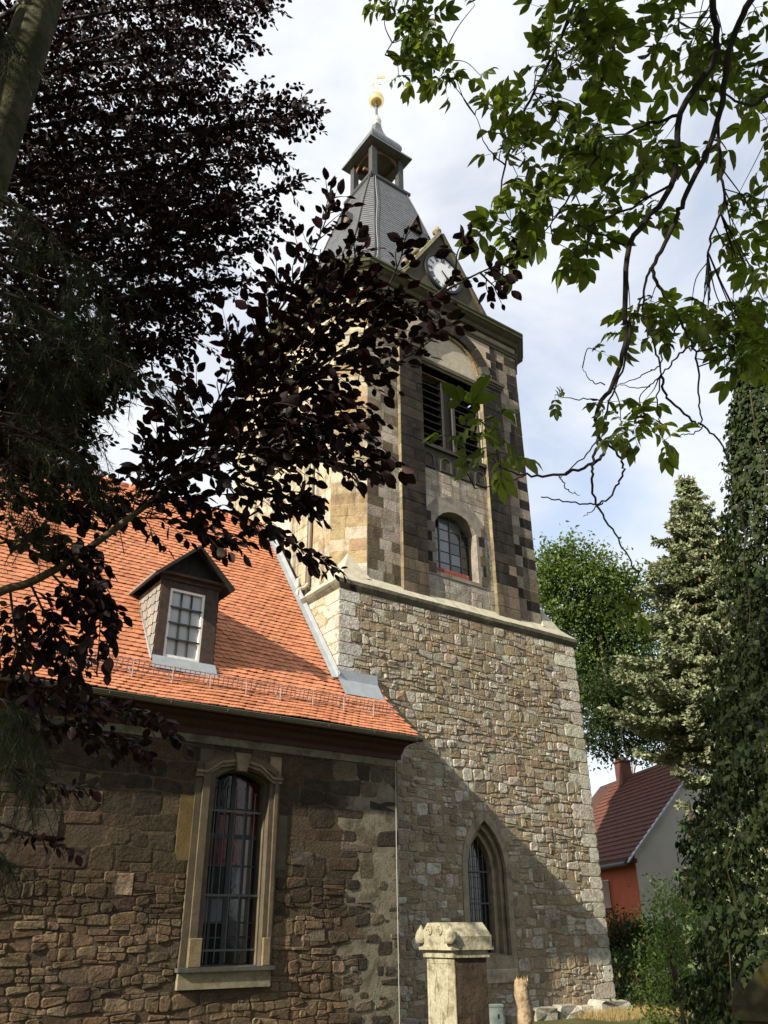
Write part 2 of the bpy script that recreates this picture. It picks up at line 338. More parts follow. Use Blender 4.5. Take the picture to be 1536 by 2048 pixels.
def half_at(outline, z):
    us = []; n = len(outline)
    for i in range(n):
        (a, b), (c, d) = outline[i], outline[(i + 1) % n]
        if (b - z) * (d - z) < 0: us.append(a + (c - a) * (z - b) / (d - b))
    return (min(us), max(us)) if len(us) >= 2 else None

# ------------------------------------------------------------------ the tower
AX, AY = 14.55, 4.27                              # its axis
TL, TR = 10.28, 18.78                             # foot: left and right
LEDGE = 7.98
tower = thing('church_tower', 'tall stone church tower with clock gable, slate spire and gilded ball', 'church tower', (AX, AY, GZ))
rng = random.Random(11)

def rubble(f, u0, u1, z0, z1, holes, palette, rng, hmin=.12, hmax=.30, wmin=.14, wmax=.52, dmin=.006, dmax=.034, gap=.006, rough=.35):
    items = []; z = z0; ph = rng.uniform(0, 9)
    def wob(u, k): return .04 * sin(u * 1.3 + k * 2.1 + ph) + .03 * sin(u * 3.7 + k * 1.3) + .016 * sin(u * 9.1 + k * 4.7)
    k = 0
    while z < z1 - .04:
        h = min(rng.uniform(hmin, hmax), z1 - z)
        if z1 - z - h < hmin * .6: h = z1 - z
        zm = z + h / 2
        for a, b in subtract([(u0, u1)], holes(zm)):
            u = a
            while u < b - .02:
                w = rng.uniform(wmin, wmax) * (.6 + h / hmax * .5)
                if b - u - w < wmin * .7: w = b - u
                cells = [(u, u + w, z, z + h)]
                if h > hmin * 1.7 and rng.random() < .35:
                    s = rng.uniform(.4, .6) * h; cells = [(u, u + w, z, z + s), (u, u + w, z + s, z + h)]
                    if rng.random() < .5: m = u + w * rng.uniform(.35, .65); cells = [(u, m, z, z + s), (m, u + w, z, z + s), cells[1]]
                elif w > wmax * .8 and rng.random() < .2: m = u + w * rng.uniform(.4, .6); cells = [(u, m, z, z + h), (m, u + w, z, z + h)]
                for (p, q, r, s) in cells:
                    if rng.random() < .035: continue            # a stone lost, mortar shows
                    g = gap * rng.uniform(.4, 2.6); jx = lambda: rng.uniform(-.02, .02) * min(1, (q - p) * 3)
                    lo = lambda x, zz: zz + (wob(x, k) if zz == z and z > z0 else wob(x, k + 1) if zz == z + h and z + h < z1 else 0)
                    poly = np.array([(p + g + jx(), lo(p, r) + g), (q - g + jx(), lo(q, r) + g), (q - g + jx(), lo(q, s) - g), (p + g + jx(), lo(p, s) - g)])
                    if poly[1][0] - poly[0][0] < .04 or poly[3][1] - poly[0][1] < .04: continue
                    V, F = stone(f, poly, rng.uniform(dmin, dmax), rng, rough=rough)
                    pc = palette((p + q) / 2, (r + s) / 2, rng)
                    if pc is None: continue
                    items.append((V, F, pc, seen(V)))
                u += w
        z += h; k += 1
    return items

def base_palette(u, z, rng):
    c = rng.choice([(.31, .26, .185), (.35, .31, .245), (.27, .225, .16), (.29, .235, .15), (.22, .18, .13), (.39, .36, .30), (.29, .215, .145), (.27, .24, .19), (.19, .16, .12), (.43, .41, .355), (.34, .31, .26)])
    return vary(c, rng, .18, .04)
GW = arch_outline(14.03, 15.28, -.45, 1.35, 1.16, pointed=True)          # gothic window
GWO = arch_outline(13.86, 15.45, -.78, 1.35, 1.40, pointed=True)         # its frame
f_front = face(0, 0, 1, 0, 0, -1)
f_left = face(TL, 0, 0, -1, -1, 0)
base = MB()
opening_wall(base, f_front, (TL, TR, GZ - .4, 7.75), GWO, 0, .06)
base.add([(TL, 0, GZ - .4), (TL, 8.54, GZ - .4), (TL, 8.54, 7.75), (TL, 0, 7.75), (TR, 0, GZ - .4), (TR, 8.54, GZ - .4), (TR, 8.54, 7.75), (TR, 0, 7.75)],
         [(0, 3, 2, 1), (4, 5, 6, 7), (1, 2, 6, 5), (3, 7, 6, 2)])
base_wall = base.build('base_wall', 'mortar', tower)
# corner stones: long and short work
quoins = []; qholes = []
z = GZ - .1; k = 0
while z < 7.7:
    h = min(rng.uniform(.30, .42), 7.72 - z); w = rng.uniform(.62, .95) if k % 2 else rng.uniform(.34, .5)
    if h < .12: break
    qholes.append((z, z + h, TR - w, TR))
    c = vary(rng.choice([(.50, .48, .42), (.45, .43, .37), (.40, .37, .30)]), rng, .1, .04)
    V, F = stone(f_front, np.array([(TR - w, z + .008), (TR + .012, z + .008), (TR + .012, z + h - .008), (TR - w, z + h - .008)]), .014, rng, rough=.2, inset=.04); quoins.append((V, F, c, seen(V)))
    w2 = rng.uniform(.35, .5) if k % 2 else rng.uniform(.55, .9)
    if z > 3.5:
        qholes.append((z, z + h, TL, TL + w2)); cl = vary((.46, .45, .42), rng, .1, .04)
        V, F = stone(f_front, np.array([(TL - .03, z + .008), (TL + w2, z + .008), (TL + w2, z + h - .008), (TL - .03, z + h - .008)]), .014, rng, rough=.2, inset=.04); quoins.append((V, F, cl, seen(V)))
        V, F = stone(f_left, np.array([(-rng.uniform(.4, .9), z + .008), (-.002, z + .008), (-.002, z + h - .008), (-rng.uniform(.4, .9), z + h - .008)]), .012, rng, rough=.2, inset=.04); quoins.append((V, F, vary((.44, .42, .36), rng, .08, .03), seen(V)))
    z += h; k += 1
def base_holes(z):
    hs = [(a, b) for (z0, z1, a, b) in qholes if z0 <= z < z1]
    hh = half_at(GWO, z)
    if hh: hs.append((hh[0] - .02, hh[1] + .02))
    return hs
items = rubble(f_front, TL, TR, GZ - .1, 7.74, base_holes, base_palette, rng, .09, .28, .12, .46, .003, .027, .006, rough=.45)
pieces(items, 'stone', 'rubble_masonry', 'rubble', base_wall, 280)
pieces(quoins, 'corner_stone', 'corner_masonry', 'rubble', base_wall, 120)
def pale_palette(u, z, rng): return vary(rng.choice([(.42, .39, .32), (.37, .33, .24), (.40, .375, .32), (.36, .30, .21)]), rng, .1, .04)
pieces(rubble(f_left, -8.5, -.62, 4.6, 7.74, lambda z: [], pale_palette, rng, .22, .36, .3, .75, .004, .014), 'side_stone', 'side_masonry', 'rubble', base_wall, 40)
# plinth stones at the foot
pl = MB()
for k in range(9):
    a = 11.6 + k * .8; V, F = stone(f_front, np.array([(a, GZ - .2), (a + .78, GZ - .2), (a + .78, GZ + rng.uniform(.12, .3)), (a + .02, GZ + rng.uniform(.12, .3))]), rng.uniform(.14, .3), rng, rough=.25, inset=.1)
    link('plinth_stone', mesh_np('plinth_stone', V, F, 'rubble', vary((.34, .32, .27), rng), False), base_wall)
V, F = stone(f_front, np.array([(17.6, GZ - .2), (19.05, GZ - .2), (18.95, GZ + .22), (17.75, GZ + .28)]), .42, rng, rough=.1)
link('plinth_stone', mesh_np('plinth_stone', V, F, 'rubble', (.36, .35, .31), False), base_wall)

# --- gothic window in the foot
gw = MB(); opening_wall(gw, f_front, (13.2, 16.1, -1.2, 3.4), GW, 10, .1) if False else None
def ring_frame(mb, f, inner, outer, d, back, tint):
    ths = np.linspace(-pi, pi, 57)[:-1]
    ci = np.array([np.mean([p[0] for p in inner]), (min(p[1] for p in inner) + max(p[1] for p in inner)) / 2])
    ths = sorted(set([round(t, 4) for t in ths] + [round(atan2(p[1] - ci[1], p[0] - ci[0]), 4) for p in list(inner) + list(outer)]))
    a = [ray_poly(ci, t, inner) for t in ths]; b = [ray_poly(ci, t, outer) for t in ths]; n = len(ths)
    V = [f(*p, d) for p in a] + [f(*p, d) for p in b] + [f(*p, back) for p in a] + [f(*p, back) for p in b]
    F = [(i, n + i, n + (i + 1) % n, (i + 1) % n) for i in range(n)] + [((i + 1) % n, 2 * n + (i + 1) % n, 2 * n + i, i) for i in range(n)] + [(n + i, 3 * n + i, 3 * n + (i + 1) % n, n + (i + 1) % n) for i in range(n)]
    mb.add(V, F, tint)
g_win = MB(); ring_frame(g_win, f_front, GW, GWO, .02, -.08, (.23, .20, .145))
GW2 = arch_outline(14.13, 15.18, -.42, 1.35, 1.00, pointed=True); GW3 = arch_outline(14.24, 15.07, -.40, 1.35, .84, pointed=True)
GWb = arch_outline(14.00, 15.31, -.50, 1.35, 1.19, pointed=True)
ring_frame(g_win, f_front, GW2, GWb, -.13, -.25, (.20, .175, .125)); ring_frame(g_win, f_front, GW3, GWb, -.27, -.55, (.25, .21, .14))
gothic = g_win.build('pointed_window', 'window_stone', tower, tint=True)
sl = MB(); sl.hexa([(13.9, -.04, -1.0), (15.42, -.04, -1.0), (15.42, .5, -1.0), (13.9, .5, -1.0), (13.9, -.04, -.74), (15.42, -.04, -.74), (15.3, .5, -.40), (14.02, .5, -.40)], (.33, .29, .22))
sl.build('sill', 'window_stone', gothic, tint=True)
gl = MB(); gl.extrude(arch_outline(14.2, 15.1, -.45, 1.35, .88, pointed=True), f_front, -.50, -.47); gl.build('pane', 'glass', gothic)
for k in range(6):
    u = 14.31 + k * .138; hz = half_at(GW3, 1.0); top = 1.35 + sqrt(max(.01, .70 - (abs(u - 14.655) * 1.55) ** 2)) * .86
    b = MB(); b.tube([(u, .36, -.38), (u, .36, top)], .011, 6); b.build('bar', 'iron', gothic)
for zz in (-.12, .66, 1.36):
    b = MB(); b.bar((14.22, .36, zz), (15.09, .36, zz), .022, .03); b.build('crossbar', 'iron', gothic)
for zz in np.arange(-.2, 2.0, .24):
    b = MB(); b.bar((14.22, .465, zz), (15.09, .465, zz), .012, .012); b.build('lead', 'muntin', gothic)

# --- sloping ledge between foot and bell storey
H, CH = 3.97, .73                                 # half width and chamfer of the bell storey
def octa(h, c): return [(AX - h + c, AY - h), (AX + h - c, AY - h), (AX + h, AY - h + c), (AX + h, AY + h - c), (AX + h - c, AY + h), (AX - h + c, AY + h), (AX - h, AY + h - c), (AX - h, AY - h + c)]
led = MB()
def sq(h): return [(AX - h, AY - h), (AX + h, AY - h), (AX + h, AY + h), (AX - h, AY + h)]
prof = [(4.25, 7.70), (4.31, 7.80), (4.345, 7.88), (4.345, LEDGE), (3.86, 8.47)]
core = MB(); V = [(x, y, z) for h, z in prof for x, y in sq(h - .02)]
core.add(V, [(j * 4 + i, j * 4 + (i + 1) % 4, j * 4 + 4 + (i + 1) % 4, j * 4 + 4 + i) for j in range(len(prof) - 1) for i in range(4)])
ledge = core.build('ledge', 'joint', tower)
for fi, (f0, un) in enumerate(((face(AX, AY, 1, 0, 0, -1), 0), (face(AX, AY, 0, -1, -1, 0), 0))):
    u = -4.345
    while u < 4.3:
        w = min(rng.uniform(.7, 1.25), 4.345 - u); w = 4.345 - u if 4.345 - u - w < .4 else w
        a, b = u + .006, u + w - .006; V = []
        for h, z in prof:
            for q in (a, b): s = max(-h, min(h, q)) if abs(q) > 4.2 else q; V.append(f0(s if abs(q) > 4.2 else q, z + rng.uniform(-.006, .006), h + rng.uniform(-.006, .006)))
        n = len(prof); F = [(2 * j, 2 * j + 1, 2 * j + 3, 2 * j + 2) for j in range(n - 1)]
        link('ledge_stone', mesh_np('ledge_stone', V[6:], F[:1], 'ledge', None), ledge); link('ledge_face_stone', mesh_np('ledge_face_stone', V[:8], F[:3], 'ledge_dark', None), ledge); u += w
# broach stones where the corners are cut off
for sx, sy in ((-1, -1), (1, -1), (-1, 1)):
    px, py = AX + sx * 4.12, AY + sy * 4.12; b = MB()
    A = (AX + sx * (H - CH - .05), AY + sy * (H + .12), 8.28); B = (AX + sx * (H + .12), AY + sy * (H - CH - .05), 8.28)
    top = (AX + sx * (H - .355), AY + sy * (H - .355), 9.10); P = (px, py, 8.10); inn = (AX + sx * 3.1, AY + sy * 3.1, 8.1)
    A2 = (A[0], A[1] - sy * .2, 8.35); B2 = (B[0] - sx * .2, B[1], 8.35)
    b.add([P, A, B, top, A2, B2], [(0, 1, 3), (2, 0, 3), (1, 4, 3), (5, 2, 3), (0, 2, 1), (2, 5, 4, 1)] if sx * sy > 0 else [(1, 0, 3), (0, 2, 3), (4, 1, 3), (2, 5, 3), (0, 1, 2), (1, 4, 5, 2)])
    b.build('broach_stone', 'ledge', tower)

# --- bell storey
BZ0, BZ1 = 8.2, 18.5
f_bf = face(AX, AY - H, 1, 0, 0, -1); f_bl = face(AX - H, AY, 0, -1, -1, 0)
s2 = sqrt(.5); W2 = H - CH                        # half width of a main face
f_cl = face(AX - H + CH / 2, AY - H + CH / 2, s2, -s2, -s2, -s2)          # cut corner towards the nave
f_cr = face(AX + H - CH / 2, AY - H + CH / 2, s2, s2, s2, -s2)
CW = CH / sqrt(2)
LW = arch_outline(-.86, .76, 9.10, 10.72, .50)    # lower window, u from the axis
LV = [(-1.24, 13.32), (1.28, 13.32), (1.28, 16.0), (-1.24, 16.0)]         # louvred opening
bell = MB(); o8 = octa(H, CH)
for i in range(8):
    a, b = o8[i], o8[(i + 1) % 8]
    if i in (0, 6): continue
    bell.add([(*a, BZ0), (*b, BZ0), (*b, BZ1), (*a, BZ1)], [(0, 1, 2, 3)])
for ff in (f_bf, f_bl):
    opening_wall(bell, ff, (-W2, W2, BZ0, 12.3), LW, 0, .45); opening_wall(bell, ff, (-W2, W2, 12.3, BZ1), LV, 0, .35)
bell_wall = bell.build('bell_storey_wall', 'joint', tower)

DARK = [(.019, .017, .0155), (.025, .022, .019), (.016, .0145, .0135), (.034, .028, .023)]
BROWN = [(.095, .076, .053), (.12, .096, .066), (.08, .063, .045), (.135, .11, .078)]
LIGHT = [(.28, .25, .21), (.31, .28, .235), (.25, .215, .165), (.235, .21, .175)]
CREAM = [(.36, .32, .24), (.33, .285, .205), (.39, .36, .29), (.28, .23, .15), (.36, .34, .285)]  # stone of the sunlit faces, the sun put into its colour
def courses(f, u0, u1, z0, z1, h, wmin, wmax, holes, pal, d=.002, dj=.006, gap=.004, bev=.004):
    out = []; z = z0; k = 0
    while z < z1 - .03:
        hh = min(h * rng.uniform(.92, 1.08), z1 - z)
        if z1 - z - hh < h * .4: hh = z1 - z
        for a, b in subtract([(u0, u1)], holes(z + hh / 2)):
            u = a - (rng.uniform(0, wmin * .5) if False else 0)
            while u < b - .02:
                w = rng.uniform(wmin, wmax)
                if b - u - w < wmin * .6: w = b - u
                V, F = block(f, u + gap, u + w - gap, z + gap, z + hh - gap, d + rng.uniform(0, dj), rng, bev=bev)
                out.append((V, F, pal(u + w / 2, z + hh / 2, k, u == a, u + w >= b - 1e-6), seen(V))); u += w
        z += hh; k += 1
    return out
def bell_face(f, sunny):  # sunny: paler tints throughout, sunlight on that side put into the colour
    items = []
    PIL = ((-2.1, -1.22), (1.36, 2.24))
    def hole(z):
        hs = [p for p in PIL]
        if 8.95 < z < 11.5: hs.append((-1.22, 1.10))
        if 12.42 < z < 16.75: hs.append((-1.3, 1.4))
        if z >= 16.75: hs.append((-2.1, 2.24))
        return hs
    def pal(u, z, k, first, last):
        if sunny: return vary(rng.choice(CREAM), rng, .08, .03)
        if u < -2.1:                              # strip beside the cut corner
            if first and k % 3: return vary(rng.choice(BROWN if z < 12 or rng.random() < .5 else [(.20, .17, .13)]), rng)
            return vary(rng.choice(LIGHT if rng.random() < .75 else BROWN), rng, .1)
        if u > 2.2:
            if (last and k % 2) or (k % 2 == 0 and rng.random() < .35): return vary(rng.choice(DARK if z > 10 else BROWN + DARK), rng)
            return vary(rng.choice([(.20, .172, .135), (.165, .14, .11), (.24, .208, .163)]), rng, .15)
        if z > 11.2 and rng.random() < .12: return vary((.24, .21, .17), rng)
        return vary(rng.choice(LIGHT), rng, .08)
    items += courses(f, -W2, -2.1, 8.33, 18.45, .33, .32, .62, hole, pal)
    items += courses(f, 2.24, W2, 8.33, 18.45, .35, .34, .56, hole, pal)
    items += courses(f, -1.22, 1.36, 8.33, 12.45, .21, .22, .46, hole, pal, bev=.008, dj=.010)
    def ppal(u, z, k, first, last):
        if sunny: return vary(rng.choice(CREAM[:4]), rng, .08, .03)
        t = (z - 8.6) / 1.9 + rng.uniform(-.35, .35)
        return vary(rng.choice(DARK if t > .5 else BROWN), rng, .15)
    pil = []
    for a, b in PIL:
        e = MB(); z0 = 8.19
        while z0 < 16.4:
            z1 = min(z0 + .36, 16.5); e.extrude([(a - .014, z0 + .004), (a - .001, z0 + .004), (a - .001, z1 - .004), (a - .014, z1 - .004)], f, -.02, .132, vary((.20, .165, .105), rng, .3)); z0 = z1
        e.build('pilaster_edge', 'ashlar', bell_wall, tint=True)
        pil += courses(f, a, b, 8.19, 16.5, .36, .40, .9, lambda z: [], ppal, d=.13, dj=.006, gap=.006, bev=.004)
    pieces(items, 'ashlar_block', 'ashlar', 'ashlar', bell_wall, 200 if not sunny else 60, False)
    pieces(pil, 'pilaster_block', 'pilaster_masonry', 'ashlar', bell_wall, 130 if not sunny else 30, False)
    # imposts on the pilasters
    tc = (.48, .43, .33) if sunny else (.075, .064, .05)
    for a, b in PIL:
        m = MB()
        for z0, z1, e in ((16.50, 16.58, .03), (16.58, 16.68, .07), (16.68, 16.80, .11)): m.extrude([(a - e, z0), (b + e, z0), (b + e, z1), (a - e, z1)], f, -.02, .13 + e, vary(tc, rng))
        m.build('impost', 'moulding', bell_wall, tint=True)
    # arch
    cu, zs = .07, 16.62; n = 15
    for i in range(n):
        a0, a1 = pi * i / n + .004, pi * (i + 1) / n - .004
        ring = lambda r0, r1: [(cu + r0 * cos(a0), zs + r0 * sin(a0)), (cu + r1 * cos(a0), zs + r1 * sin(a0)), (cu + r1 * cos((a0 + a1) / 2), zs + r1 * sin((a0 + a1) / 2)), (cu + r1 * cos(a1), zs + r1 * sin(a1)), (cu + r0 * cos(a1), zs + r0 * sin(a1)), (cu + r0 * cos((a0 + a1) / 2), zs + r0 * sin((a0 + a1) / 2))]
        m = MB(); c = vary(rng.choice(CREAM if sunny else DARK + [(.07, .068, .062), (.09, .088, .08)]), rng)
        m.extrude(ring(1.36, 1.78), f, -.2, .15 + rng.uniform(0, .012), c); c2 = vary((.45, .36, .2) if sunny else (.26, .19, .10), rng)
        m.extrude(ring(1.24, 1.36), f, -.2, .07, c2); m.build('voussoir', 'ashlar', bell_wall, tint=True)
    # plaster of spandrels and tympanum
    top = 18.45; m = MB()
    outl = [(cu + 1.79 * cos(pi * i / 20), 16.80 + (zs - 16.80) + 1.79 * sin(pi * i / 20)) for i in range(21)]
    outl = [(u, max(z, 16.79)) for u, z in outl]
    poly_r = [(u, z) for u, z in outl[:11]]; poly_l = [(u, z) for u, z in outl[10:]]
    m.extrude([(2.24, 16.79), (2.24, top)] + [(cu, top)] + list(reversed(poly_r)), f, -.05, .02)
    m.extrude([(-2.1, top), (-2.1, 16.79)] + list(reversed(poly_l)) + [(cu, top)], f, -.05, .02)
    m.extrude([(cu + 1.26 * cos(pi * i / 20), zs + 1.26 * sin(pi * i / 20)) for i in range(21)], f, -.3, -.12)
    m.build('plaster_field', 'tower_plaster', bell_wall)
    qs = []                                        # single dark stones in the plaster
    for k in range(5):
        z0 = 16.85 + k * .32; w = .45 if k % 2 else .26; V, F = block(f, 2.24 - w, 2.235, z0, z0 + .31, .03, rng); qs.append((V, F, vary(rng.choice(CREAM if sunny else DARK), rng), seen(V)))
        V, F = block(f, -2.095, -2.1 + w * .8, z0, z0 + .31, .03, rng); qs.append((V, F, vary(rng.choice(CREAM if sunny else DARK + BROWN), rng), seen(V)))
    pieces(qs, 'spandrel_stone', 'spandrel_masonry', 'ashlar', bell_wall, 10, False)
    # transom over the louvres, blind panel below
    m = MB()
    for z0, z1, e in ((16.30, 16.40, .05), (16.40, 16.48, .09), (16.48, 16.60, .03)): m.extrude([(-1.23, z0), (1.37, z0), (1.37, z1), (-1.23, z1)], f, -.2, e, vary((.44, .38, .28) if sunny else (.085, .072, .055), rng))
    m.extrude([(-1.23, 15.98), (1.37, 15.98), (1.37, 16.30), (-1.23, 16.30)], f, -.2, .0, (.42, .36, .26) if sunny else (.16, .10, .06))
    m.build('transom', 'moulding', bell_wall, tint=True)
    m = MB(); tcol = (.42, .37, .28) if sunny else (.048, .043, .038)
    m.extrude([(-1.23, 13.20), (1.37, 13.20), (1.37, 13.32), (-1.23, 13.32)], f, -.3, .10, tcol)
    m.extrude([(-1.23, 12.46), (1.37, 12.46), (1.37, 13.20), (-1.23, 13.20)], f, -.1, .012, tcol)
    for k in range(4):
        c = -1.0 + k * .7; ol = arch_outline(c - .24, c + .24, 12.50, 12.78, .24, 9); il = arch_outline(c - .18, c + .18, 12.56, 12.80, .18, 9); ring_frame(m, f, il, ol, .045, .0, tcol)
    m.build('sill_panel', 'moulding', bell_wall, tint=True)
    # louvred belfry window
    lw = MB(); lw.extrude([(-1.26, 13.3), (1.3, 13.3), (1.3, 16.02), (-1.26, 16.02)], f, -.6, -.55); lv = lw.build('belfry_window', 'black', tower)
    for u0, u1 in ((-1.24, -1.16), (-.32, -.24), (.12, .22), (1.2, 1.28)):
        m = MB(); m.extrude([(u0, 13.32), (u1, 13.32), (u1, 16.0), (u0, 16.0)], f, -.30, -.03); m.build('upright', 'louvre', lv)
    m = MB(); m.extrude([(-.24, 13.32), (.12, 13.32), (.12, 16.0), (-.24, 16.0)], f, -.3, -.18); m.build('mullion_board', 'louvre', lv)
    for (u0, u1) in ((-1.16, -.32), (.22, 1.2)):
        for k in range(9):
            z0 = 13.42 + k * .275; m = MB()
            m.hexa([f(u0, z0, -.06), f(u1, z0, -.06), f(u1, z0 + .13, -.26), f(u0, z0 + .13, -.26), f(u0, z0 + .03, -.05), f(u1, z0 + .03, -.05), f(u1, z0 + .16, -.25), f(u0, z0 + .16, -.25)])
            m.build('louvre_slat', 'louvre', lv)
    # lower window: dressed frame, small panes, brick sill
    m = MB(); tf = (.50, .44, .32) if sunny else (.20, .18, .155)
    outer = [(-1.2, 9.0), (1.07, 9.0), (1.07, 11.08), (.62, 11.56), (-.05, 11.72), (-.75, 11.52), (-1.2, 11.0)]
    LWi = arch_outline(-.845, .745, 9.115, 10.71, .49); ring_frame(m, f, LWi, outer, .03, -.42, tf); w = m.build('arched_window', 'window_stone', tower, tint=True)
    if not sunny:
        for k in range(6):
            for s in (-1, 1):
                z0 = 9.05 + k * .325; dk = rng.random() < .55; ww = .2 if k % 2 else .33
                u0, u1 = (-1.19, -1.19 + ww) if s < 0 else (1.06 - ww * .7, 1.06)
                V, F = block(f, u0, u1, z0, z0 + .31, .045, rng); link('jamb_block', mesh_np('jamb_block', V, F, 'ashlar', vary(rng.choice(DARK + BROWN), rng)), w)
    m = MB(); m.extrude([(p[0], p[1]) for p in arch_outline(-.9, .8, 9.05, 10.7, .52)], f, -.5, -.45); m.build('window_back', 'black', w)
    zs_, us_ = [9.30, 9.66, 10.02, 10.38, 10.74, 11.1], [-.84, -.42, .0, .42, .80]
    for i in range(4):
        for j in range(5):
            if j == 4 and i in (0, 3): continue
            mm = MB(); mm.extrude([(us_[i] + .015, zs_[j] + .015), (us_[i + 1] - .015, zs_[j] + .015), (us_[i + 1] - .015, zs_[j + 1] - .015), (us_[i] + .015, zs_[j + 1] - .015)], f, -.36, -.35)
            mm.build('pane', 'glass_sky' if (i < 2 and j < 4) or rng.random() < .15 else 'glass', w)
    for u in us_:
        mm = MB(); mm.extrude([(u - .02, 9.3), (u + .02, 9.3), (u + .02, 11.15), (u - .02, 11.15)], f, -.39, -.32); mm.build('glazing_bar', 'iron', w)
    for z0 in zs_:
        mm = MB(); mm.extrude([(-.84, z0 - .01), (.74, z0 - .01), (.74, z0 + .01), (-.84, z0 + .01)], f, -.38, -.33); mm.build('glazing_bar', 'iron', w)
    for k in range(5):
        V, F = block(f, -.84 + k * .25, -.84 + k * .25 + .242, 9.04, 9.27, .0, rng, base=-.3); link('brick', mesh_np('brick', V, F, 'brick'), w)
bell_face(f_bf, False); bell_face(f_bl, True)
def cpal(u, z, k, first, last): return vary(rng.choice(CREAM + [(.27, .205, .12), (.24, .175, .105)] * (1 if z > 11 else 3)), rng, .1, .03)
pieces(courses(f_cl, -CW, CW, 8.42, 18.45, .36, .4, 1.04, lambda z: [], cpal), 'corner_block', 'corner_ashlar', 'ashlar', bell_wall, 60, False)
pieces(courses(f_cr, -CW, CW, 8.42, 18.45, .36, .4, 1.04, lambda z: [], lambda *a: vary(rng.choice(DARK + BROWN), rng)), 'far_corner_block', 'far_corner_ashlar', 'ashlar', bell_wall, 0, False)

# --- mouldings that run round the bell storey
def ring8(mb, prof, tint, faces=range(8)):
    for j in range(len(prof) - 1):
        (d0, z0), (d1, z1) = prof[j], prof[j + 1]; k = 2 - sqrt(2)
        A, B = octa(H + d0, CH + d0 * k), octa(H + d1, CH + d1 * k)
        for i in faces:
            a, b, c, d = A[i], A[(i + 1) % 8], B[(i + 1) % 8], B[i]
            mb.add([(*a, z0), (*b, z0), (*c, z1), (*d, z1)], [(0, 1, 2, 3)], tint)
cor = MB()
ring8(cor, [(-.02, 18.42), (.05, 18.45), (.05, 18.52), (.09, 18.56), (.09, 18.62)], (.085, .072, .052))
ring8(cor, [(.03, 18.62), (.03, 18.86)], (.20, .168, .12))
ring8(cor, [(.03, 18.86), (.11, 18.90), (.14, 18.98), (.14, 19.04), (.24, 19.12), (.31, 19.20)], (.066, .06, .04))
ring8(cor, [(.31, 19.20), (.35, 19.22), (.35, 19.33), (.38, 19.36), (.38, 19.43), (-.3, 19.52)], (.055, .057, .033))
cor.build('cornice', 'moulding', tower, tint=True)
st = MB(); ring8(st, [(-.01, 16.50), (.05, 16.55), (.09, 16.66), (.09, 16.74), (-.01, 16.80)], (.40, .36, .27), faces=(7, 6)); 
st.build('string_course', 'moulding', tower, tint=True)

# --- gable with the clock
f_g = face(AX, AY - H, 1, 0, 0, -1); gz, gap_, gw_ = 19.46, 22.55, 1.98
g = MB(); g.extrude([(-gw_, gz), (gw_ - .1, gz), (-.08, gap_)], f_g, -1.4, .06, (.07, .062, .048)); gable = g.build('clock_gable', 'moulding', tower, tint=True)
for s in (-1, 1):
    L_ = MB(); a = np.array((s * gw_ - (.1 if s > 0 else 0), gz)); b = np.array((-.08, gap_)); d = b - a; L = np.linalg.norm(d); d /= L; nn = np.array((-d[1], d[0])) * (-s if s > 0 else 1)
    nn = np.array((d[1], -d[0])) if s > 0 else np.array((-d[1], d[0]))
    nseg = 5
    for k in range(nseg):
        p0 = a + d * L * k / nseg; p1 = a + d * (L * (k + 1) / nseg - .008); Q = [p0, p1, p1 + nn * .12, p0 + nn * .12]
        if s > 0: Q = Q[::-1]
        Q = Q[::-1] if s < 0 else Q[::-1]
        m = MB(); m.extrude([tuple(q) for q in Q], f_g, -1.5, .16, vary((.26, .235, .155) if s < 0 else (.075, .066, .046), rng)); m.build('coping_stone', 'moulding', gable, tint=True)  # right slope tinted darker, its lack of sun put into the colour
    for k in range(3):
        p = a + d * L * (.28 + .24 * k) + nn * .2; m = MB(); c0 = np.array(f_g(p[0], p[1], -.05))
        m.lathe(c0 - np.array((0, 0, .1)), [(.05, 0), (.11, .05), (.14, .12), (.1, .2), (.03, .24)], 8, vary((.24, .21, .14), rng)); m.build('crocket', 'moulding', gable, True, tint=True)
m = MB(); c0 = np.array(f_g(-.08, gap_ + .1, -.1)); m.lathe(c0, [(.06, 0), (.06, .08), (.17, .14), (.17, .22), (.08, .3), (.1, .36), (.02, .42)], 10, (.25, .22, .15)); m.build('gable_finial', 'moulding', gable, True, tint=True)
for s in (-1, 1):                                 # scrolls at the foot of the gable
    m = MB(); c0 = np.array(f_g(s * (gw_ + .12), gz + .16, -.05)); m.tube([c0 + np.array((0, -.12, 0)), c0 + np.array((0, .3, 0))], .2, 14, (.2, .18, .12)); m.build('scroll', 'moulding', gable, True, tint=True)
ck, cz = -.06, 20.66
def disc(f, cu, cz, r0, r1, d, n=40):
    V = [f(cu + r * cos(2 * pi * i / n), cz + r * sin(2 * pi * i / n), d) for r in (r0, r1) for i in range(n)]
    F = [(i, n + i, n + (i + 1) % n, (i + 1) % n) for i in range(n)]; return V, F
m = MB()
for r0, r1, d0, d1 in ((.74, .84, .16, .16), (.84, .86, .16, .05), (.72, .74, .10, .16)):
    n = 40; V = [f_g(ck + r * cos(2 * pi * i / n), cz + r * sin(2 * pi * i / n), d) for r, d in ((r0, d0), (r1, d1)) for i in range(n)]
    m.add(V, [(i, n + i, n + (i + 1) % n, (i + 1) % n) for i in range(n)])
m.build('clock_surround', 'clock_black', gable)
m = MB(); m.extrude([(ck + .735 * cos(2 * pi * i / 40), cz + .735 * sin(2 * pi * i / 40)) for i in range(40)], f_g, .0, .10); dial = m.build('clock_dial', 'clock_white', gable)
ROM = ['XII', 'I', 'II', 'III', 'IIII', 'V', 'VI', 'VII', 'VIII', 'IX', 'X', 'XI']
WID = {'I': .048, 'V': .095, 'X': .095}
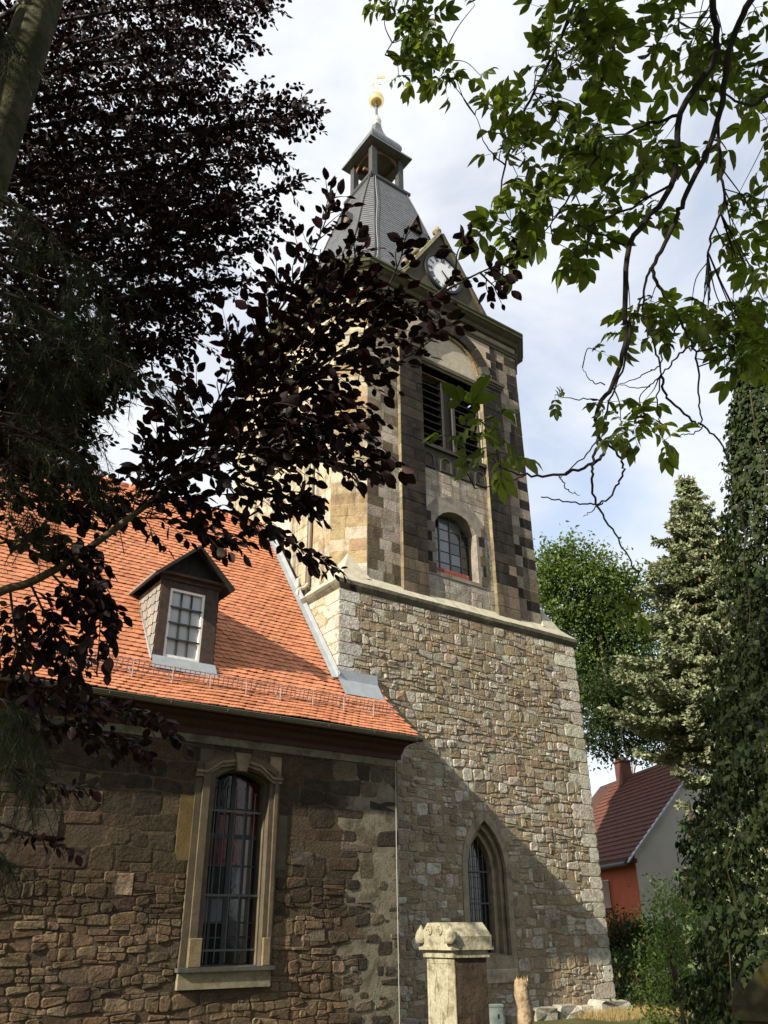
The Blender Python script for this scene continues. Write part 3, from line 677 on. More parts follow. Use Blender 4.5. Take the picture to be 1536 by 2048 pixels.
for k, s in enumerate(ROM):
    th = pi / 2 - 2 * pi * k / 12; rx = np.array((sin(th), -cos(th))); ry = np.array((cos(th), sin(th))); tot = sum(WID[c] for c in s); x = -tot / 2; m = MB(); r0, r1 = .49, .68
    c_ = np.array((ck, cz))
    def stroke(xa, xb, w):
        P = [c_ + rx * (xa - w / 2) + ry * r0, c_ + rx * (xa + w / 2) + ry * r0, c_ + rx * (xb + w / 2) + ry * r1, c_ + rx * (xb - w / 2) + ry * r1]
        m.extrude([tuple(p) for p in P], f_g, .10, .112)
    for c in s:
        w = WID[c]
        if c == 'I': stroke(x + w / 2, x + w / 2, .026)
        elif c == 'V': stroke(x + w / 2, x + .015, .028); stroke(x + w / 2, x + w - .015, .016)
        else: stroke(x + .015, x + w - .015, .016); stroke(x + w - .015, x + .015, .028)
        x += w
    m.build('numeral', 'clock_black', dial)
for ang, ln, w in ((radians(-42), .40, .05), (radians(-45) - .12, .62, .034)):
    dx = np.array((cos(ang), sin(ang))); dn = np.array((-dx[1], dx[0])); c_ = np.array((ck, cz)); m = MB()
    m.extrude([tuple(p) for p in (c_ - dx * .12 - dn * w / 2, c_ + dx * ln * .7 - dn * w * .7, c_ + dx * ln, c_ + dx * ln * .7 + dn * w * .7, c_ - dx * .12 + dn * w / 2)], f_g, .125, .135); m.build('hand', 'clock_black', dial)

# --- slated spire
SP = [(19.45, 4.22, .93), (19.85, 3.86, .86), (20.4, 3.42, .80), (21.2, 2.95, .72), (22.4, 2.47, .60), (24.0, 2.02, .46), (25.6, 1.63, .34), (27.0, 1.26, .22), (28.05, .96, .12)]
def spire_at(z):
    zs = [p[0] for p in SP]; return float(np.interp(z, zs, [p[1] for p in SP])), float(np.interp(z, zs, [p[2] for p in SP]))
sp = MB(); z = 19.45
while z < 28.05:
    z1 = min(z + .165, 28.05); h0, c0 = spire_at(z); h1, c1 = spire_at(z1); A = octa(h0 + .013, c0); A2 = octa(h0 - .01, c0); B = octa(h1, c1)
    for i in range(8):
        a, b, c, d = A[i], A[(i + 1) % 8], B[(i + 1) % 8], B[i]; e, g2 = A2[i], A2[(i + 1) % 8]
        n = max(2, int(np.hypot(a[0] - b[0], a[1] - b[1]) / .42)); off = rng.uniform(-.4, .4)
        for k in range(n):
            t0 = 0 if k == 0 else (k + off) / n; t1 = 1 if k == n - 1 else (k + 1 + off) / n; j = rng.uniform(-.008, .008)
            L = lambda p, q, t, zz, jj=0: (p[0] + (q[0] - p[0]) * t, p[1] + (q[1] - p[1]) * t, zz + jj)
            sp.add([L(a, b, t0, z, j), L(a, b, t1, z, j), L(d, c, t1, z1), L(d, c, t0, z1), L(e, g2, t0, z), L(e, g2, t1, z)], [(0, 1, 2, 3), (4, 5, 1, 0)])
    z = z1
spire = sp.build('spire_roof', 'slate', tower)
for i in range(8):
    P = [];
    for q in SP: c = octa(q[1] + .02, q[2])[i]; P.append((*c, q[0] + .02))
    m = MB(); m.tube(P, .03, 5); m.build('hip_strip', 'slate_dark' if i != 7 else 'slate_dark', spire)
P = []
for q in SP:
    c = octa(q[1] + .06, q[2])[0]; P.append((c[0] + .12, c[1] - .0, q[0] + .03))
m = MB(); m.tube(spline([(p[0] + .03 * sin(i * 2.3), p[1], p[2]) for i, p in enumerate(P)], 4), .012, 5); m.build('lightning_cable', 'cable', spire)
for ff in (face(AX, AY, 1, 0, 0, -1), face(AX, AY, 0, -1, -1, 0)):       # small hatches in the slates
    z0 = 25.0; h0, _ = spire_at(z0); m = MB(); u0 = .25
    P = [ff(u0, z0, h0 - .1), ff(u0 + .62, z0, h0 - .1), ff(u0 + .31, z0 + .75, h0 - .1)]; Q = [ff(u0, z0, h0 + .24), ff(u0 + .62, z0, h0 + .24), ff(u0 + .31, z0 + .75, h0 + .30)]; R_ = ff(u0 + .31, z0 + .75, h0 - .5)
    L0, L1 = ff(u0, z0, h0 - .5), ff(u0 + .62, z0, h0 - .5)
    m.add([*Q, R_, L0, L1], [(0, 2, 3, 4), (1, 5, 3, 2)]); m.add([ff(u0 + .05, z0 + .02, h0 + .16), ff(u0 + .57, z0 + .02, h0 + .16), ff(u0 + .31, z0 + .64, h0 + .16)], [(0, 1, 2)])
    hd = m.build('roof_hatch', 'slate_dark', spire); m = MB(); m.extrude([(u0 + .2, z0 + .05), (u0 + .42, z0 + .05), (u0 + .42, z0 + .3), (u0 + .31, z0 + .42), (u0 + .2, z0 + .3)], ff, h0 + .1, h0 + .175)
    m.build('hatch_board', 'brown_wood', spire)

# --- open lantern
def sqring(mb, prof, tint=(1, 1, 1)):
    for j in range(len(prof) - 1):
        (h0, z0), (h1, z1) = prof[j], prof[j + 1]; A, B = sq(h0), sq(h1)
        for i in range(4): mb.add([(*A[i], z0), (*A[(i + 1) % 4], z0), (*B[(i + 1) % 4], z1), (*B[i], z1)], [(0, 1, 2, 3)], tint)
m = MB(); sqring(m, [(.92, 27.98), (.98, 28.0), (1.04, 28.08), (1.04, 28.2), (.80, 28.28), (.0, 28.30)]); lantern = m.build('lantern', 'slate_dark', tower)
for sx in (-1, 1):
    for sy in (-1, 1):
        m = MB(); x, y = AX + sx * .70, AY + sy * .70; m.box(x - .13, x + .13, y - .13, y + .13, 28.27, 30.3); m.build('post', 'slate_dark', lantern)
for ff in (face(AX, AY, 1, 0, 0, -1), face(AX, AY, 0, -1, -1, 0), face(AX, AY, -1, 0, 0, 1), face(AX, AY, 0, 1, 1, 0)):   # arched boards between the posts
    m = MB()
    arc = [(.62 * cos(pi * i / 12), 29.62 + .5 * sin(pi * i / 12)) for i in range(13)]
    for i in range(12):
        (a, b), (c, d) = arc[i], arc[i + 1]; m.hexa([ff(a, b, .64), ff(c, d, .64), ff(c, 30.3, .64), ff(a, 30.3, .64), ff(a, b, .7), ff(c, d, .7), ff(c, 30.3, .7), ff(a, 30.3, .7)])
    m.build('arched_board', 'brown_wood', lantern)
    m = MB(); m.extrude([(-.62, 28.3), (.62, 28.3), (.62, 28.52), (-.62, 28.52)], ff, .66, .72); m.build('rail', 'slate_dark', lantern)
m = MB(); m.lathe((AX, AY, 28.75), [(.02, .72), (.12, .70), (.2, .6), (.24, .3), (.32, .06), (.36, 0), (.3, .0)][::-1], 16); m.build('bell', 'iron', lantern, True)
m = MB(); m.bar((AX - .7, AY, 29.55), (AX + .7, AY, 29.55), .12, .14); m.build('bell_beam', 'brown_wood', lantern)
m = MB(); sqring(m, [(.0, 30.22), (.66, 30.22), (.98, 30.25), (1.12, 30.27), (1.12, 30.36), (.98, 30.5), (.80, 30.72), (.745, 30.82)])
m.build('lantern_eaves', 'slate', lantern)
DM = [(.745, 30.80), (.80, 30.95), (.815, 31.10), (.79, 31.25), (.70, 31.45), (.56, 31.66), (.42, 31.86), (.31, 32.08), (.235, 32.32), (.18, 32.6), (.15, 32.85), (.0, 32.86)]
m = MB(); sqring(m, DM); dome = m.build('onion_dome', 'slate', lantern)
m = MB(); m.lathe((AX, AY, 32.8), [(.15, 0), (.21, .1), (.15, .16), (.21, .22), (.235, .34), (.2, .46), (.1, .52), (.13, .6), (.12, .66), (.06, .7)], 16); m.build('knob', 'pale_metal', dome, True)
m = MB(); m.lathe((AX, AY, 33.45), [(.06, 0), (.06, .7), (.1, .74), (.1, .8)], 10); m.build('finial_rod', 'slate', dome)
m = MB(); m.lathe((AX, AY, 34.22), [(.08, 0)] + [(.37 * sin(pi * i / 14), .43 - .40 * cos(pi * i / 14)) for i in range(2, 13)] + [(.06, .86)], 24); m.build('gilded_ball', 'gold', dome, True)
m = MB(); m.lathe((AX, AY, 35.05), [(.05, 0), (.04, 1.5), (.01, 1.6)], 8); m.build('vane_rod', 'pale_metal', dome)
m = MB(); f_v = face(AX, AY, s2, -s2, s2, s2)
m.extrude([(.03, 36.2), (.4, 36.16), (.5, 36.27), (.38, 36.38), (.03, 36.34)], f_v, -.01, .01)
for k in range(8): m.tube([np.array(f_v(.13 * cos(k * pi / 4), 35.75 + .13 * sin(k * pi / 4), 0)), np.array(f_v(.22 * cos(k * pi / 4), 35.75 + .22 * sin(k * pi / 4), 0))], .018, 5)
m.build('weathervane', 'gold', dome)
# rainwater pipe and cable on the sunny side
m = MB(); m.tube([(TL + .22, 1.95, 7.9 + .6), (TL + .22, 1.95, 18.5)], .055, 10); m.tube([(TL - .06, 2.02, 8.25), (TL - .06, 2.02, 8.65)], .055, 10); m.tube(spline([(TL + .22, 1.95, 8.55), (TL + .1, 1.97, 8.4), (TL - .06, 2.0, 8.3), (TL - .06, 2.02, 8.0)], 4), .055, 10); m.build('rainwater_pipe', 'pipe', tower, True)

# ------------------------------------------------------------------ the nave
NY, NX, NXL = -1.05, 11.2, -7.0
nave = thing('church_nave', 'low stone church nave with orange tiled roof and slate dormer beside the tower', 'church nave', (3., AY, GZ))
rng = random.Random(5)
f_n = face(0, NY, 1, 0, 0, -1)
NW = arch_outline(6.85, 8.03, -.48, 2.70, .19)    # window opening
NWO = arch_outline(6.47, 8.25, -.52, 2.95, .25)
wl_ = MB(); opening_wall(wl_, f_n, (NXL, NX, GZ - .4, 3.66), NWO, 0, .08)
wl_.add([(NXL, NY, GZ - .4), (NX, NY, GZ - .4), (NX, 9.6, GZ - .4), (NXL, 9.6, GZ - .4), (NXL, NY, 3.66), (NX, NY, 3.66), (NX, 9.6, 3.66), (NXL, 9.6, 3.66)], [(1, 2, 6, 5), (2, 3, 7, 6), (3, 0, 4, 7)])
nave_wall = wl_.build('nave_wall', 'nave_mortar', nave)
PATCH = lambda u, z: u > 10.15 + .28 * sin(z * 2.1) + .2 * sin(z * 5.3 + 1)
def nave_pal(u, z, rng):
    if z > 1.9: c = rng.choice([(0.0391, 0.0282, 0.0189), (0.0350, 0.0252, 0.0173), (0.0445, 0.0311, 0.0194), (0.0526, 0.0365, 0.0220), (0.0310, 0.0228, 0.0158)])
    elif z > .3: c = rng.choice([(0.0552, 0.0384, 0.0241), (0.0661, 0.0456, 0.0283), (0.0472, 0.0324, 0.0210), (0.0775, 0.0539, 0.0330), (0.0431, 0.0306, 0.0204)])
    else: c = rng.choice([(0.1322, 0.0906, 0.0543), (0.1604, 0.1133, 0.0704), (0.1037, 0.0704, 0.0440), (0.1887, 0.1343, 0.0844), (0.0944, 0.0654, 0.0426), (0.1273, 0.0839, 0.0491)])  # lowest stones lightened, raking sunlight put into their colour
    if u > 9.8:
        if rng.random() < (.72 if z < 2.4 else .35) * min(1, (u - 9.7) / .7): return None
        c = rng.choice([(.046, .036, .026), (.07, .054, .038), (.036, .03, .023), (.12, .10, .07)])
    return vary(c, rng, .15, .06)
def nave_holes(z):
    hs = []
    hh = half_at(NWO, z)
    if hh: hs.append((hh[0] - .02, hh[1] + .02))
    if -.84 < z < -.45: hs.append((6.4, 8.27))
    if 1.2 < z < 2.35: hs.append((6.19, 6.6))
    if 1.1 < z < 2.1: hs.append((8.1, 8.48))
    return hs
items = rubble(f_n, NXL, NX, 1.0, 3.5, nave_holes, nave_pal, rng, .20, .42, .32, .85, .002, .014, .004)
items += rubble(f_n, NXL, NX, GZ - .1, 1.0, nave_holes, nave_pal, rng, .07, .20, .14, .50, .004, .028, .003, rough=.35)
pieces(items, 'stone', 'rubble_masonry', 'nave_stone', nave_wall, 290)
# mortar rendering left on the corner strip, its edge lost among the stones
pp = MB(); zs_ = np.arange(GZ - .1, 3.1, .045); wk = 0; L_ = []
for z in zs_:
    wk = wk * .8 + rng.uniform(-.085, .085); L_.append((9.95 + .22 * sin(z * 2.1) + .14 * sin(z * 5.3 + 1) + wk, z))
pp.extrude([(p[0], p[1]) for p in L_[::-1]] + [(11.195, GZ - .1), (11.195, 2.75), (11.0, 2.9), (10.95, 3.08), (10.7, 3.0), (10.5, 3.16)], f_n, -.02, .003)
pp.build('plaster_patch', 'plaster', nave_wall)
m = MB(); m.extrude([(NXL, 3.30), (NX, 3.30), (NX, 3.55), (NXL, 3.55)], f_n, -.02, .02); m.build('wall_head_plaster', 'plaster', nave_wall)
for (u, z, w, h, c) in ((5.15, .62, .34, .36, (.25, .185, .125)), (4.4, 2.35, .4, .2, (.17, .135, .07)), (4.55, 2.05, .22, .2, (.17, .135, .07)), (3.7, 2.25, .6, .3, (.10, .078, .05)), (8.9, -.1, .5, .22, (.16, .13, .095)), (8.6, 1.2, .5, .26, (.07, .055, .046)), (3.2, 1.5, .9, .4, (.07, .056, .042))):
    V, F = block(f_n, u, u + w, z, z + h, .016, rng, bev=.012, j=.02); link('repair_block', mesh_np('repair_block', V, F, 'nave_stone', c), nave_wall)

# --- tall barred window
WC = [(.10, .079, .051), (.12, .09, .053), (.08, .066, .045), (.066, .056, .04)]
m = MB(); ring_frame(m, f_n, NW, NWO, .035, -.32, (.074, .06, .041))
NW1 = arch_outline(6.74, 8.13, -.5, 2.82, .22); NW2 = arch_outline(6.60, 8.20, -.52, 2.92, .24)
ring_frame(m, f_n, NW1, NW2, .075, .0, (.09, .073, .048)); ring_frame(m, f_n, arch_outline(6.90, 8.0, -.46, 2.68, .18), NW, -.10, -.32, (.10, .085, .06))
nwin = m.build('barred_window', 'window_stone', nave, tint=True)
for side, blocks in ((0, [(-.48, -.02), (-.02, .68), (.68, 1.2), (1.2, 2.35), (2.35, 2.80)]), (1, [(-.48, -.02), (-.02, .66), (.66, 1.1), (1.1, 2.1), (2.1, 2.6)])):
    for k, (z0, z1) in enumerate(blocks):
        wide = (k == 3); u0, u1 = ((6.20 if wide else 6.46), 6.60) if side == 0 else (8.19, (8.47 if wide else 8.27))
        V, F = block(f_n, u0, u1, z0 + .006, z1 - .006, .014, rng, bev=.008, j=.006); link('jamb_block', mesh_np('jamb_block', V, F, 'window_stone', vary(WC[k % 4] if not (wide and side == 0) else (.105, .070, .030), rng, .1)), nwin)
        if k in (0,):                              # plain foot blocks
            u0, u1 = (6.6, 6.84) if side == 0 else (8.04, 8.19); V, F = block(f_n, u0, u1, z0 + .006, z1 - .006, .09, rng, bev=.01); link('jamb_foot', mesh_np('jamb_foot', V, F, 'window_stone', (.17, .134, .08)), nwin)
m = MB()                                           # keystone and hood
m.extrude([(7.27, 2.84), (7.46, 2.84), (7.52, 3.18), (7.20, 3.18)], f_n, 0, .13, (.15, .12, .08)); m.build('keystone', 'window_stone', nwin, tint=True)
for s in (-1, 1):
    P = [(7.36 + s * .12, 3.06), (7.36 + s * .42, 3.00), (7.36 + s * .60, 2.88), (7.36 + s * .70, 2.80), (7.36 + s * .92, 2.80)]
    for d0, w, t in ((.10, .05, (.165, .13, .085)), (.07, .12, (.145, .115, .076))):
        m = MB()
        for i in range(len(P) - 1):
            (a, b), (c, d) = P[i], P[i + 1]; Q = [(a, b - w), (c, d - w), (c, d), (a, b)]
            m.extrude(Q if s > 0 else Q[::-1], f_n, 0, d0 - .001 * i, vary(t, rng, .08))
        m.build('hood_moulding', 'window_stone', nwin, tint=True)
    V, F = block(f_n, *((8.0, 8.27) if s > 0 else (6.50, 6.78)), 2.72, 3.2, .04, rng); link('hood_block', mesh_np('hood_block', V, F, 'window_stone', (.20, .158, .10) if s > 0 else (.07, .06, .046)), nwin)
m = MB(); m.extrude([(6.45, -.80), (8.22, -.80), (8.22, -.54), (6.45, -.54)], f_n, -.1, .09, (.19, .168, .11)); m.extrude([(6.41, -.54), (8.26, -.54), (8.26, -.475), (6.41, -.475)], f_n, -.3, .15, (.07, .07, .065)); m.build('sill', 'window_stone', nwin, tint=True)
# timber casement with panes
gy = NY + .34; yf = lambda d: NY - d
us_ = [6.86, 7.13, 7.43, 7.74, 8.02]; zs_ = [-.46, -.02, .22, .66, 1.18, 1.70, 2.2, 2.88]
for i in range(4):
    for j in range(7):
        z1 = zs_[j + 1] if j < 6 else 2.70 + .17 * (1 - abs((us_[i] + us_[i + 1]) / 2 - 7.44) / .6)
        mm = MB(); mm.extrude([(us_[i] + .018, zs_[j] + .018), (us_[i + 1] - .018, zs_[j] + .018), (us_[i + 1] - .018, z1 - .012), (us_[i] + .018, z1 - .012)], f_n, -.36, -.352)
        mm.build('pane', 'black' if (i < 2 and j < 2) else 'glass_red_reflection' if j >= 4 and rng.random() < .75 else 'glass_sky' if (j == 2 and i < 2) else 'glass', nwin)
for k, u in enumerate(us_):
    mm = MB(); w = .045 if k == 2 else .022; mm.extrude([(u - w, -.47), (u + w, -.47), (u + w, 2.88 if k == 2 else 2.72), (u - w, 2.88 if k == 2 else 2.72)], f_n, -.39, -.33); mm.build('glazing_bar', 'muntin', nwin)
for k, z0 in enumerate(zs_[:-1]):
    mm = MB(); w = .04 if k in (3, 5) else .014; mm.extrude([(6.86, z0 - w), (8.02, z0 - w), (8.02, z0 + w), (6.86, z0 + w)], f_n, -.385, -.335); mm.build('glazing_bar', 'muntin', nwin)
m = MB(); m.extrude(arch_outline(6.8, 8.1, -.5, 2.7, .2), f_n, -.46, -.42); m.build('window_back', 'black', nwin)
for k, (u, zt) in enumerate(((6.98, 2.50), (7.19, 2.60), (7.40, 2.66), (7.61, 2.58), (7.82, 2.49))):
    m = MB(); m.tube([(u, NY + .16, -.42), (u, NY + .16, zt - .05)], .0125, 8); m.tube([(u, NY + .16, zt - .05), (u, NY + .16, zt)], [.012, .03], 8); m.build('bar', 'iron', nwin)
for zz in (2.13, .67, -.22):
    m = MB(); m.bar((6.84, NY + .16, zz), (8.04, NY + .16, zz), .014, .034); m.build('crossbar', 'iron', nwin)

# --- roof
RY = [-1.60, -1.42, -.925, -.45, -.15, 4.27]; RZ = [3.86, 3.99, 4.375, 4.79, 5.14, 11.16]; XV = 11.45
def roof_z(y): return float(np.interp(y, RY, RZ))
seg = np.cumsum([0] + [sqrt((RY[i + 1] - RY[i]) ** 2 + (RZ[i + 1] - RZ[i]) ** 2) for i in range(5)])
def roof_pt(s): return float(np.interp(s, seg, RY)), float(np.interp(s, seg, RZ))
rf = MB()
for i in range(5):
    rf.add([(NXL - .3, RY[i], RZ[i] - .05), (XV, RY[i], RZ[i] - .05), (XV, RY[i + 1], RZ[i + 1] - .05), (NXL - .3, RY[i + 1], RZ[i + 1] - .05)], [(0, 1, 2, 3)])
    y0, y1 = 2 * AY - RY[i], 2 * AY - RY[i + 1]; rf.add([(NXL - .3, y0, RZ[i]), (XV, y0, RZ[i]), (XV, y1, RZ[i + 1]), (NXL - .3, y1, RZ[i + 1])], [(3, 2, 1, 0)])
for x in (NXL - .02, XV - .02):                    # gable ends
    pts = [(x, y, z - .06) for y, z in zip(RY, RZ)] + [(x, 2 * AY - y, z - .06) for y, z in zip(RY[::-1], RZ[::-1])]
    rf.add(pts, [tuple(range(len(pts)))])
roof = rf.build('nave_roof', 'soffit', nave)
def tile_mesh(t):
    w = .0895; arc = [(-w, .034), (-w * .8, .017), (-w * .4, .004), (0, 0), (w * .4, .004), (w * .8, .017), (w, .034)]; L = .30; V = []
    for dz in (0, -.018):
        for x, y in arc: V.append((x, y, .047 + dz))
        V += [(w, L, .004 + dz), (-w, L, .004 + dz)]
    F = [tuple(range(9)), tuple(range(17, 8, -1))] + [(i, i + 9, (i + 1) % 9 + 9, (i + 1) % 9) for i in range(8)] + [(8, 17, 9, 0)]
    return V, F
TV, TF = tile_mesh(0); TV = np.array(TV)
tints = [vary((.42, .172, .092), rng, .13, .04) for _ in range(8)] + [(.37, .14, .075), (.46, .20, .115)]
tile_meshes = [mesh_np('tile', TV, TF, 'tile', t) for t in tints]
EX, TW = .152, .18
D0, D1, DY = 5.52, 6.98, -.36                      # dormer
tiles = []; s = .06; row = 0
while s < seg[-1] - .1:
    y, z = roof_pt(s); y2, z2 = roof_pt(min(seg[-1], s + .12)); tv = np.array((0, y2 - y, z2 - z)); tv /= np.linalg.norm(tv); nv = np.array((0, -tv[2], tv[1]))
    x = NXL - .2 + (TW / 2 if row % 2 else 0)
    xmax = XV if y < .0 else TL - .02
    while x < xmax:
        if not (D0 + .06 < x < D1 - .06 and DY + .1 < y < 1.1): tiles.append((x, y, z, tv, nv))
        x += TW
    s += EX; row += 1
def tile_rank(t):
    u, v, k = proj((t[0], t[1], t[2])); vis = (0 < u < 1536 and 0 < v < 2048); hid = v < 1120 or (u < 250)
    return (0 if vis and not hid else 1, k)
tiles.sort(key=tile_rank); TVs, TFs, TTs = [], [], []
for k, (x, y, z, tv, nv) in enumerate(tiles):
    R = np.stack([np.array((1, 0, 0)), tv, nv], 1); a = rng.uniform(-.008, .008); Rz = np.array(((cos(a), -sin(a), 0), (sin(a), cos(a), 0), (0, 0, 1))); R = R @ Rz; p = np.array((x, y, z)) + nv * (rng.uniform(-.003, .008) + .012 * sin(x * 1.1 + y) + .008 * sin(x * 2.7 - y * 2)) + tv * rng.uniform(-.004, .004)
    if k < 300:
        o = link('tile', tile_meshes[rng.randrange(len(tints))], roof)
        o.matrix_basis = Matrix(((R[0][0], R[0][1], R[0][2], p[0]), (R[1][0], R[1][1], R[1][2], p[1]), (R[2][0], R[2][1], R[2][2], p[2]), (0, 0, 0, 1)))
    else:
        TVs.append(TV @ R.T + p); TTs.append(np.tile(tints[rng.randrange(len(tints))], (18, 1)))
nt = len(TVs); F = [tuple(i + 18 * k for i in f) for k in range(nt) for f in TF]
o = link('roof_tiling', mesh_np('roof_tiling', np.concatenate(TVs), F, 'tile', np.concatenate(TTs)), roof); o['kind'] = 'stuff'
x = NXL
while x < TL - .1:                                 # ridge tiles
    m = MB(); m.tube([(x, AY, 11.14), (x + .40, AY, 11.15)], [.13, .115], 12, vary((.50, .19, .10), rng)); m.build('ridge_tile', 'tile', roof, True, tint=True); x += .38
# flashing against the tower
m = MB()
for i in range(4, 5):
    pass
yz = [(0.02, roof_z(.02)), (4.27, 11.16)]
(y0, z0), (y1, z1) = yz; tv = np.array((0, y1 - y0, z1 - z0)); tv /= np.linalg.norm(tv); nv = np.array((0, -tv[2], tv[1]))
a0 = np.array((TL, y0, z0)); a1 = np.array((TL, y1, z1))
for (dx0, n0, dx1, n1) in ((-.19, .06, -.05, .085), (-.05, .085, -.045, .22)):
    m.add([a0 + (dx0, 0, 0) + nv * n0, a1 + (dx0, 0, 0) + nv * n0, a1 + (dx1, 0, 0) + nv * n1, a0 + (dx1, 0, 0) + nv * n1], [(3, 2, 1, 0)])
m.build('flashing', 'zinc', roof)
m = MB(); zr = roof_z(-.02)
m.add([(TL - .06, -.09, zr + .30), (XV - .1, -.09, zr + .30), (XV - .08, -.10, zr + .06), (TL - .06, -.10, zr + .06)], [(0, 3, 2, 1)])
m.add([(TL - .06, -.10, zr + .06), (XV - .08, -.10, zr + .06), (XV - .05, -.34, roof_z(-.34) + .055), (TL - .02, -.34, roof_z(-.34) + .055)], [(0, 3, 2, 1)])
m.add([(TL - .06, -.02, zr + .30), (XV - .1, -.02, zr + .30), (XV - .1, -.09, zr + .30), (TL - .06, -.09, zr + .30)], [(0, 3, 2, 1)])
m.build('apron_flashing', 'zinc', roof)
m = MB()
for i in range(4): m.bar((XV + .02, RY[i], RZ[i] - .03), (XV + .02, RY[i + 1], RZ[i + 1] - .03), .03, .12, up=(1, 0, 0))
m.build('verge_board', 'soffit', roof)
# boxed eaves and gutter
m = MB(); P = [(0, 3.46), (.06, 3.46), (.06, 3.56), (.14, 3.62), (.20, 3.70), (.36, 3.74), (.36, 3.86), (0, 3.9)]
for x0, x1 in ((NXL, XV - .18),):
    V = [(x0, NY - d, z) for d, z in P] + [(x1, NY - d, z) for d, z in P]; n = len(P); m.add(V, [(i, (i + 1) % n, n + (i + 1) % n, n + i) for i in range(n)] + [tuple(reversed(range(n))), tuple(range(n, 2 * n))])
m.build('boxed_eaves', 'soffit', nave)
m = MB(); gx0, gx1, gyc, gzc, gr = NXL, XV + .08, -1.52, 3.88, .082
for i in range(9):
    a0, a1 = pi + pi * i / 9, pi + pi * (i + 1) / 9
    V = [(x, gyc + (gr + e) * cos(a), gzc + (gr + e) * sin(a)) for e in (0, -.006) for x in (gx0, gx1) for a in (a0, a1)]
    m.add(V, [(0, 1, 3, 2), (4, 6, 7, 5)])
m.add([(gx1, gyc + gr * cos(pi + pi * i / 9), gzc + gr * sin(pi + pi * i / 9)) for i in range(10)], [tuple(range(10))])
gut = m.build('gutter', 'gutter', nave)
m = MB(); m.tube([(gx0, gyc - gr, gzc + .004), (gx1, gyc - gr, gzc + .004)], .012, 8); m.build('gutter_bead', 'gutter', gut)
for k in range(10):
    x = 1.0 + k * 1.15; m = MB(); m.tube([(x, gyc + (gr + .004) * cos(a), gzc + (gr + .004) * sin(a)) for a in np.linspace(pi, 2 * pi, 9)], .008, 5); m.build('gutter_bracket', 'gutter', gut)
# snow guard
gs = float(np.interp(-.86, RY, seg)); gy0, gz0 = roof_pt(gs); k = 0; x = NXL + .4; up = np.array((0, -.30, .954))
tvx = np.array((0, .75, .66)); nvx = np.array((0, -.66, .75)); G0 = np.array((0, gy0, gz0)) + nvx * .06; xe = 11.22
sgm = MB()
for q in (.03, .13, .23): sgm.tube([G0 + up * q + (NXL, 0, 0), G0 + up * q + (xe, 0, 0)], .012, 5)
sg = sgm.build('snow_guard', 'guard', roof)
x = xe
while x > -2.2:
    m = MB(); p = G0 + (x, 0, 0)
    m.tube([p + up * .03, p + up * .23], .006, 5); m.build('upright', 'guard', roof) if False else None
    x -= .105
m = MB(); x = xe
while x > NXL: p = G0 + (x, 0, 0); m.tube([p + up * .03, p + up * .23], .0085, 4, cap=False); x -= .105
m.build('guard_mesh', 'guard', roof)
x = 10.62
while x > NXL + .5:
    m = MB(); p = G0 + (x, 0, 0); m.bar(p - nvx * .03 + tvx * -.12, p + up * .25, .03, .012, up=(1, 0, 0)); m.bar(p - nvx * .03 - tvx * .12, p - nvx * .01 + tvx * .25, .03, .01, up=(0, 0, 1)); m.build('guard_bracket', 'guard', roof); x -= .80

# --- dormer
DB, DE, DP, dc = 5.03, 6.74, 7.52, 6.26            # sill, eaves, peak heights; middle
m = MB(); m.box(5.60, 5.80, DY, DY + .16, 4.95, DE); dorm = m.build('dormer', 'dark_wood', nave)
m = MB(); m.box(6.60, 6.90, DY, DY + .16, 4.9, DE); m.build('post', 'dark_wood', dorm)
m = MB(); m.box(5.802, 6.598, DY + .01, DY + .15, 6.58, DE); m.build('lintel', 'dark_wood', dorm)
m = MB(); m.box(5.58, 6.94, DY - .03, DY + .12, DE, DE + .14); m.build('eaves_beam', 'dark_wood', dorm)
m = MB(); m.box(5.50, 7.02, DY - .12, DY - .02, DE + .10, DE + .15); m.build('gable_ledge', 'dark_wood', dorm)
for i in range(7):                                 # upright boards of the gable
    a, b = 5.58 + i * .194, 5.58 + (i + 1) * .194 - .006; tz = lambda x: DE + .14 + (DP - DE - .14) * (1 - abs(x - dc) / .70)
    P = [(a, DE + .14), (b, DE + .14), (b, max(DE + .145, tz(b))), (a, max(DE + .145, tz(a)))]
    if a < dc < b: P.insert(3, (dc, tz(dc)))
    m = MB(); m.extrude(P, face(0, DY, 1, 0, 0, -1), -.03, -.005 + .006 * (i % 2)); m.build('gable_board', 'black_wood', dorm)
def dormer_back(z): return float(np.interp(z, RZ, RY))
for s in (-1, 1):                                  # roof slopes
    e = dc + s * .88; P0 = np.array((dc, DY - .22, DP + .02)); P1 = np.array((e, DY - .22, DE - .02)); Q0 = np.array((dc, dormer_back(DP) + .3, DP + .02)); Q1 = np.array((e, dormer_back(DE) + .12, DE - .02))
    m = MB(); t_ = np.array((s * .5, 0, .87)) * .05; n = 7
    m.hexa([P0, P1, Q1, Q0, P0 + t_, P1 + t_, Q1 + t_, Q0 + t_] if s > 0 else [P1, P0, Q0, Q1, P1 + t_, P0 + t_, Q0 + t_, Q1 + t_]); m.build('roof_slope', 'slate_dark', dorm)
    m = MB(); m.bar(P0 + (0, -.015, .0), P1 + (0, -.015, .0), .05, .12, up=(0, 1, 0)); m.build('barge_board', 'black_wood', dorm)
    m = MB(); m.tube([P1 + t_, Q1 + t_], .022, 6); m.build('eaves_strip', 'zinc', dorm)
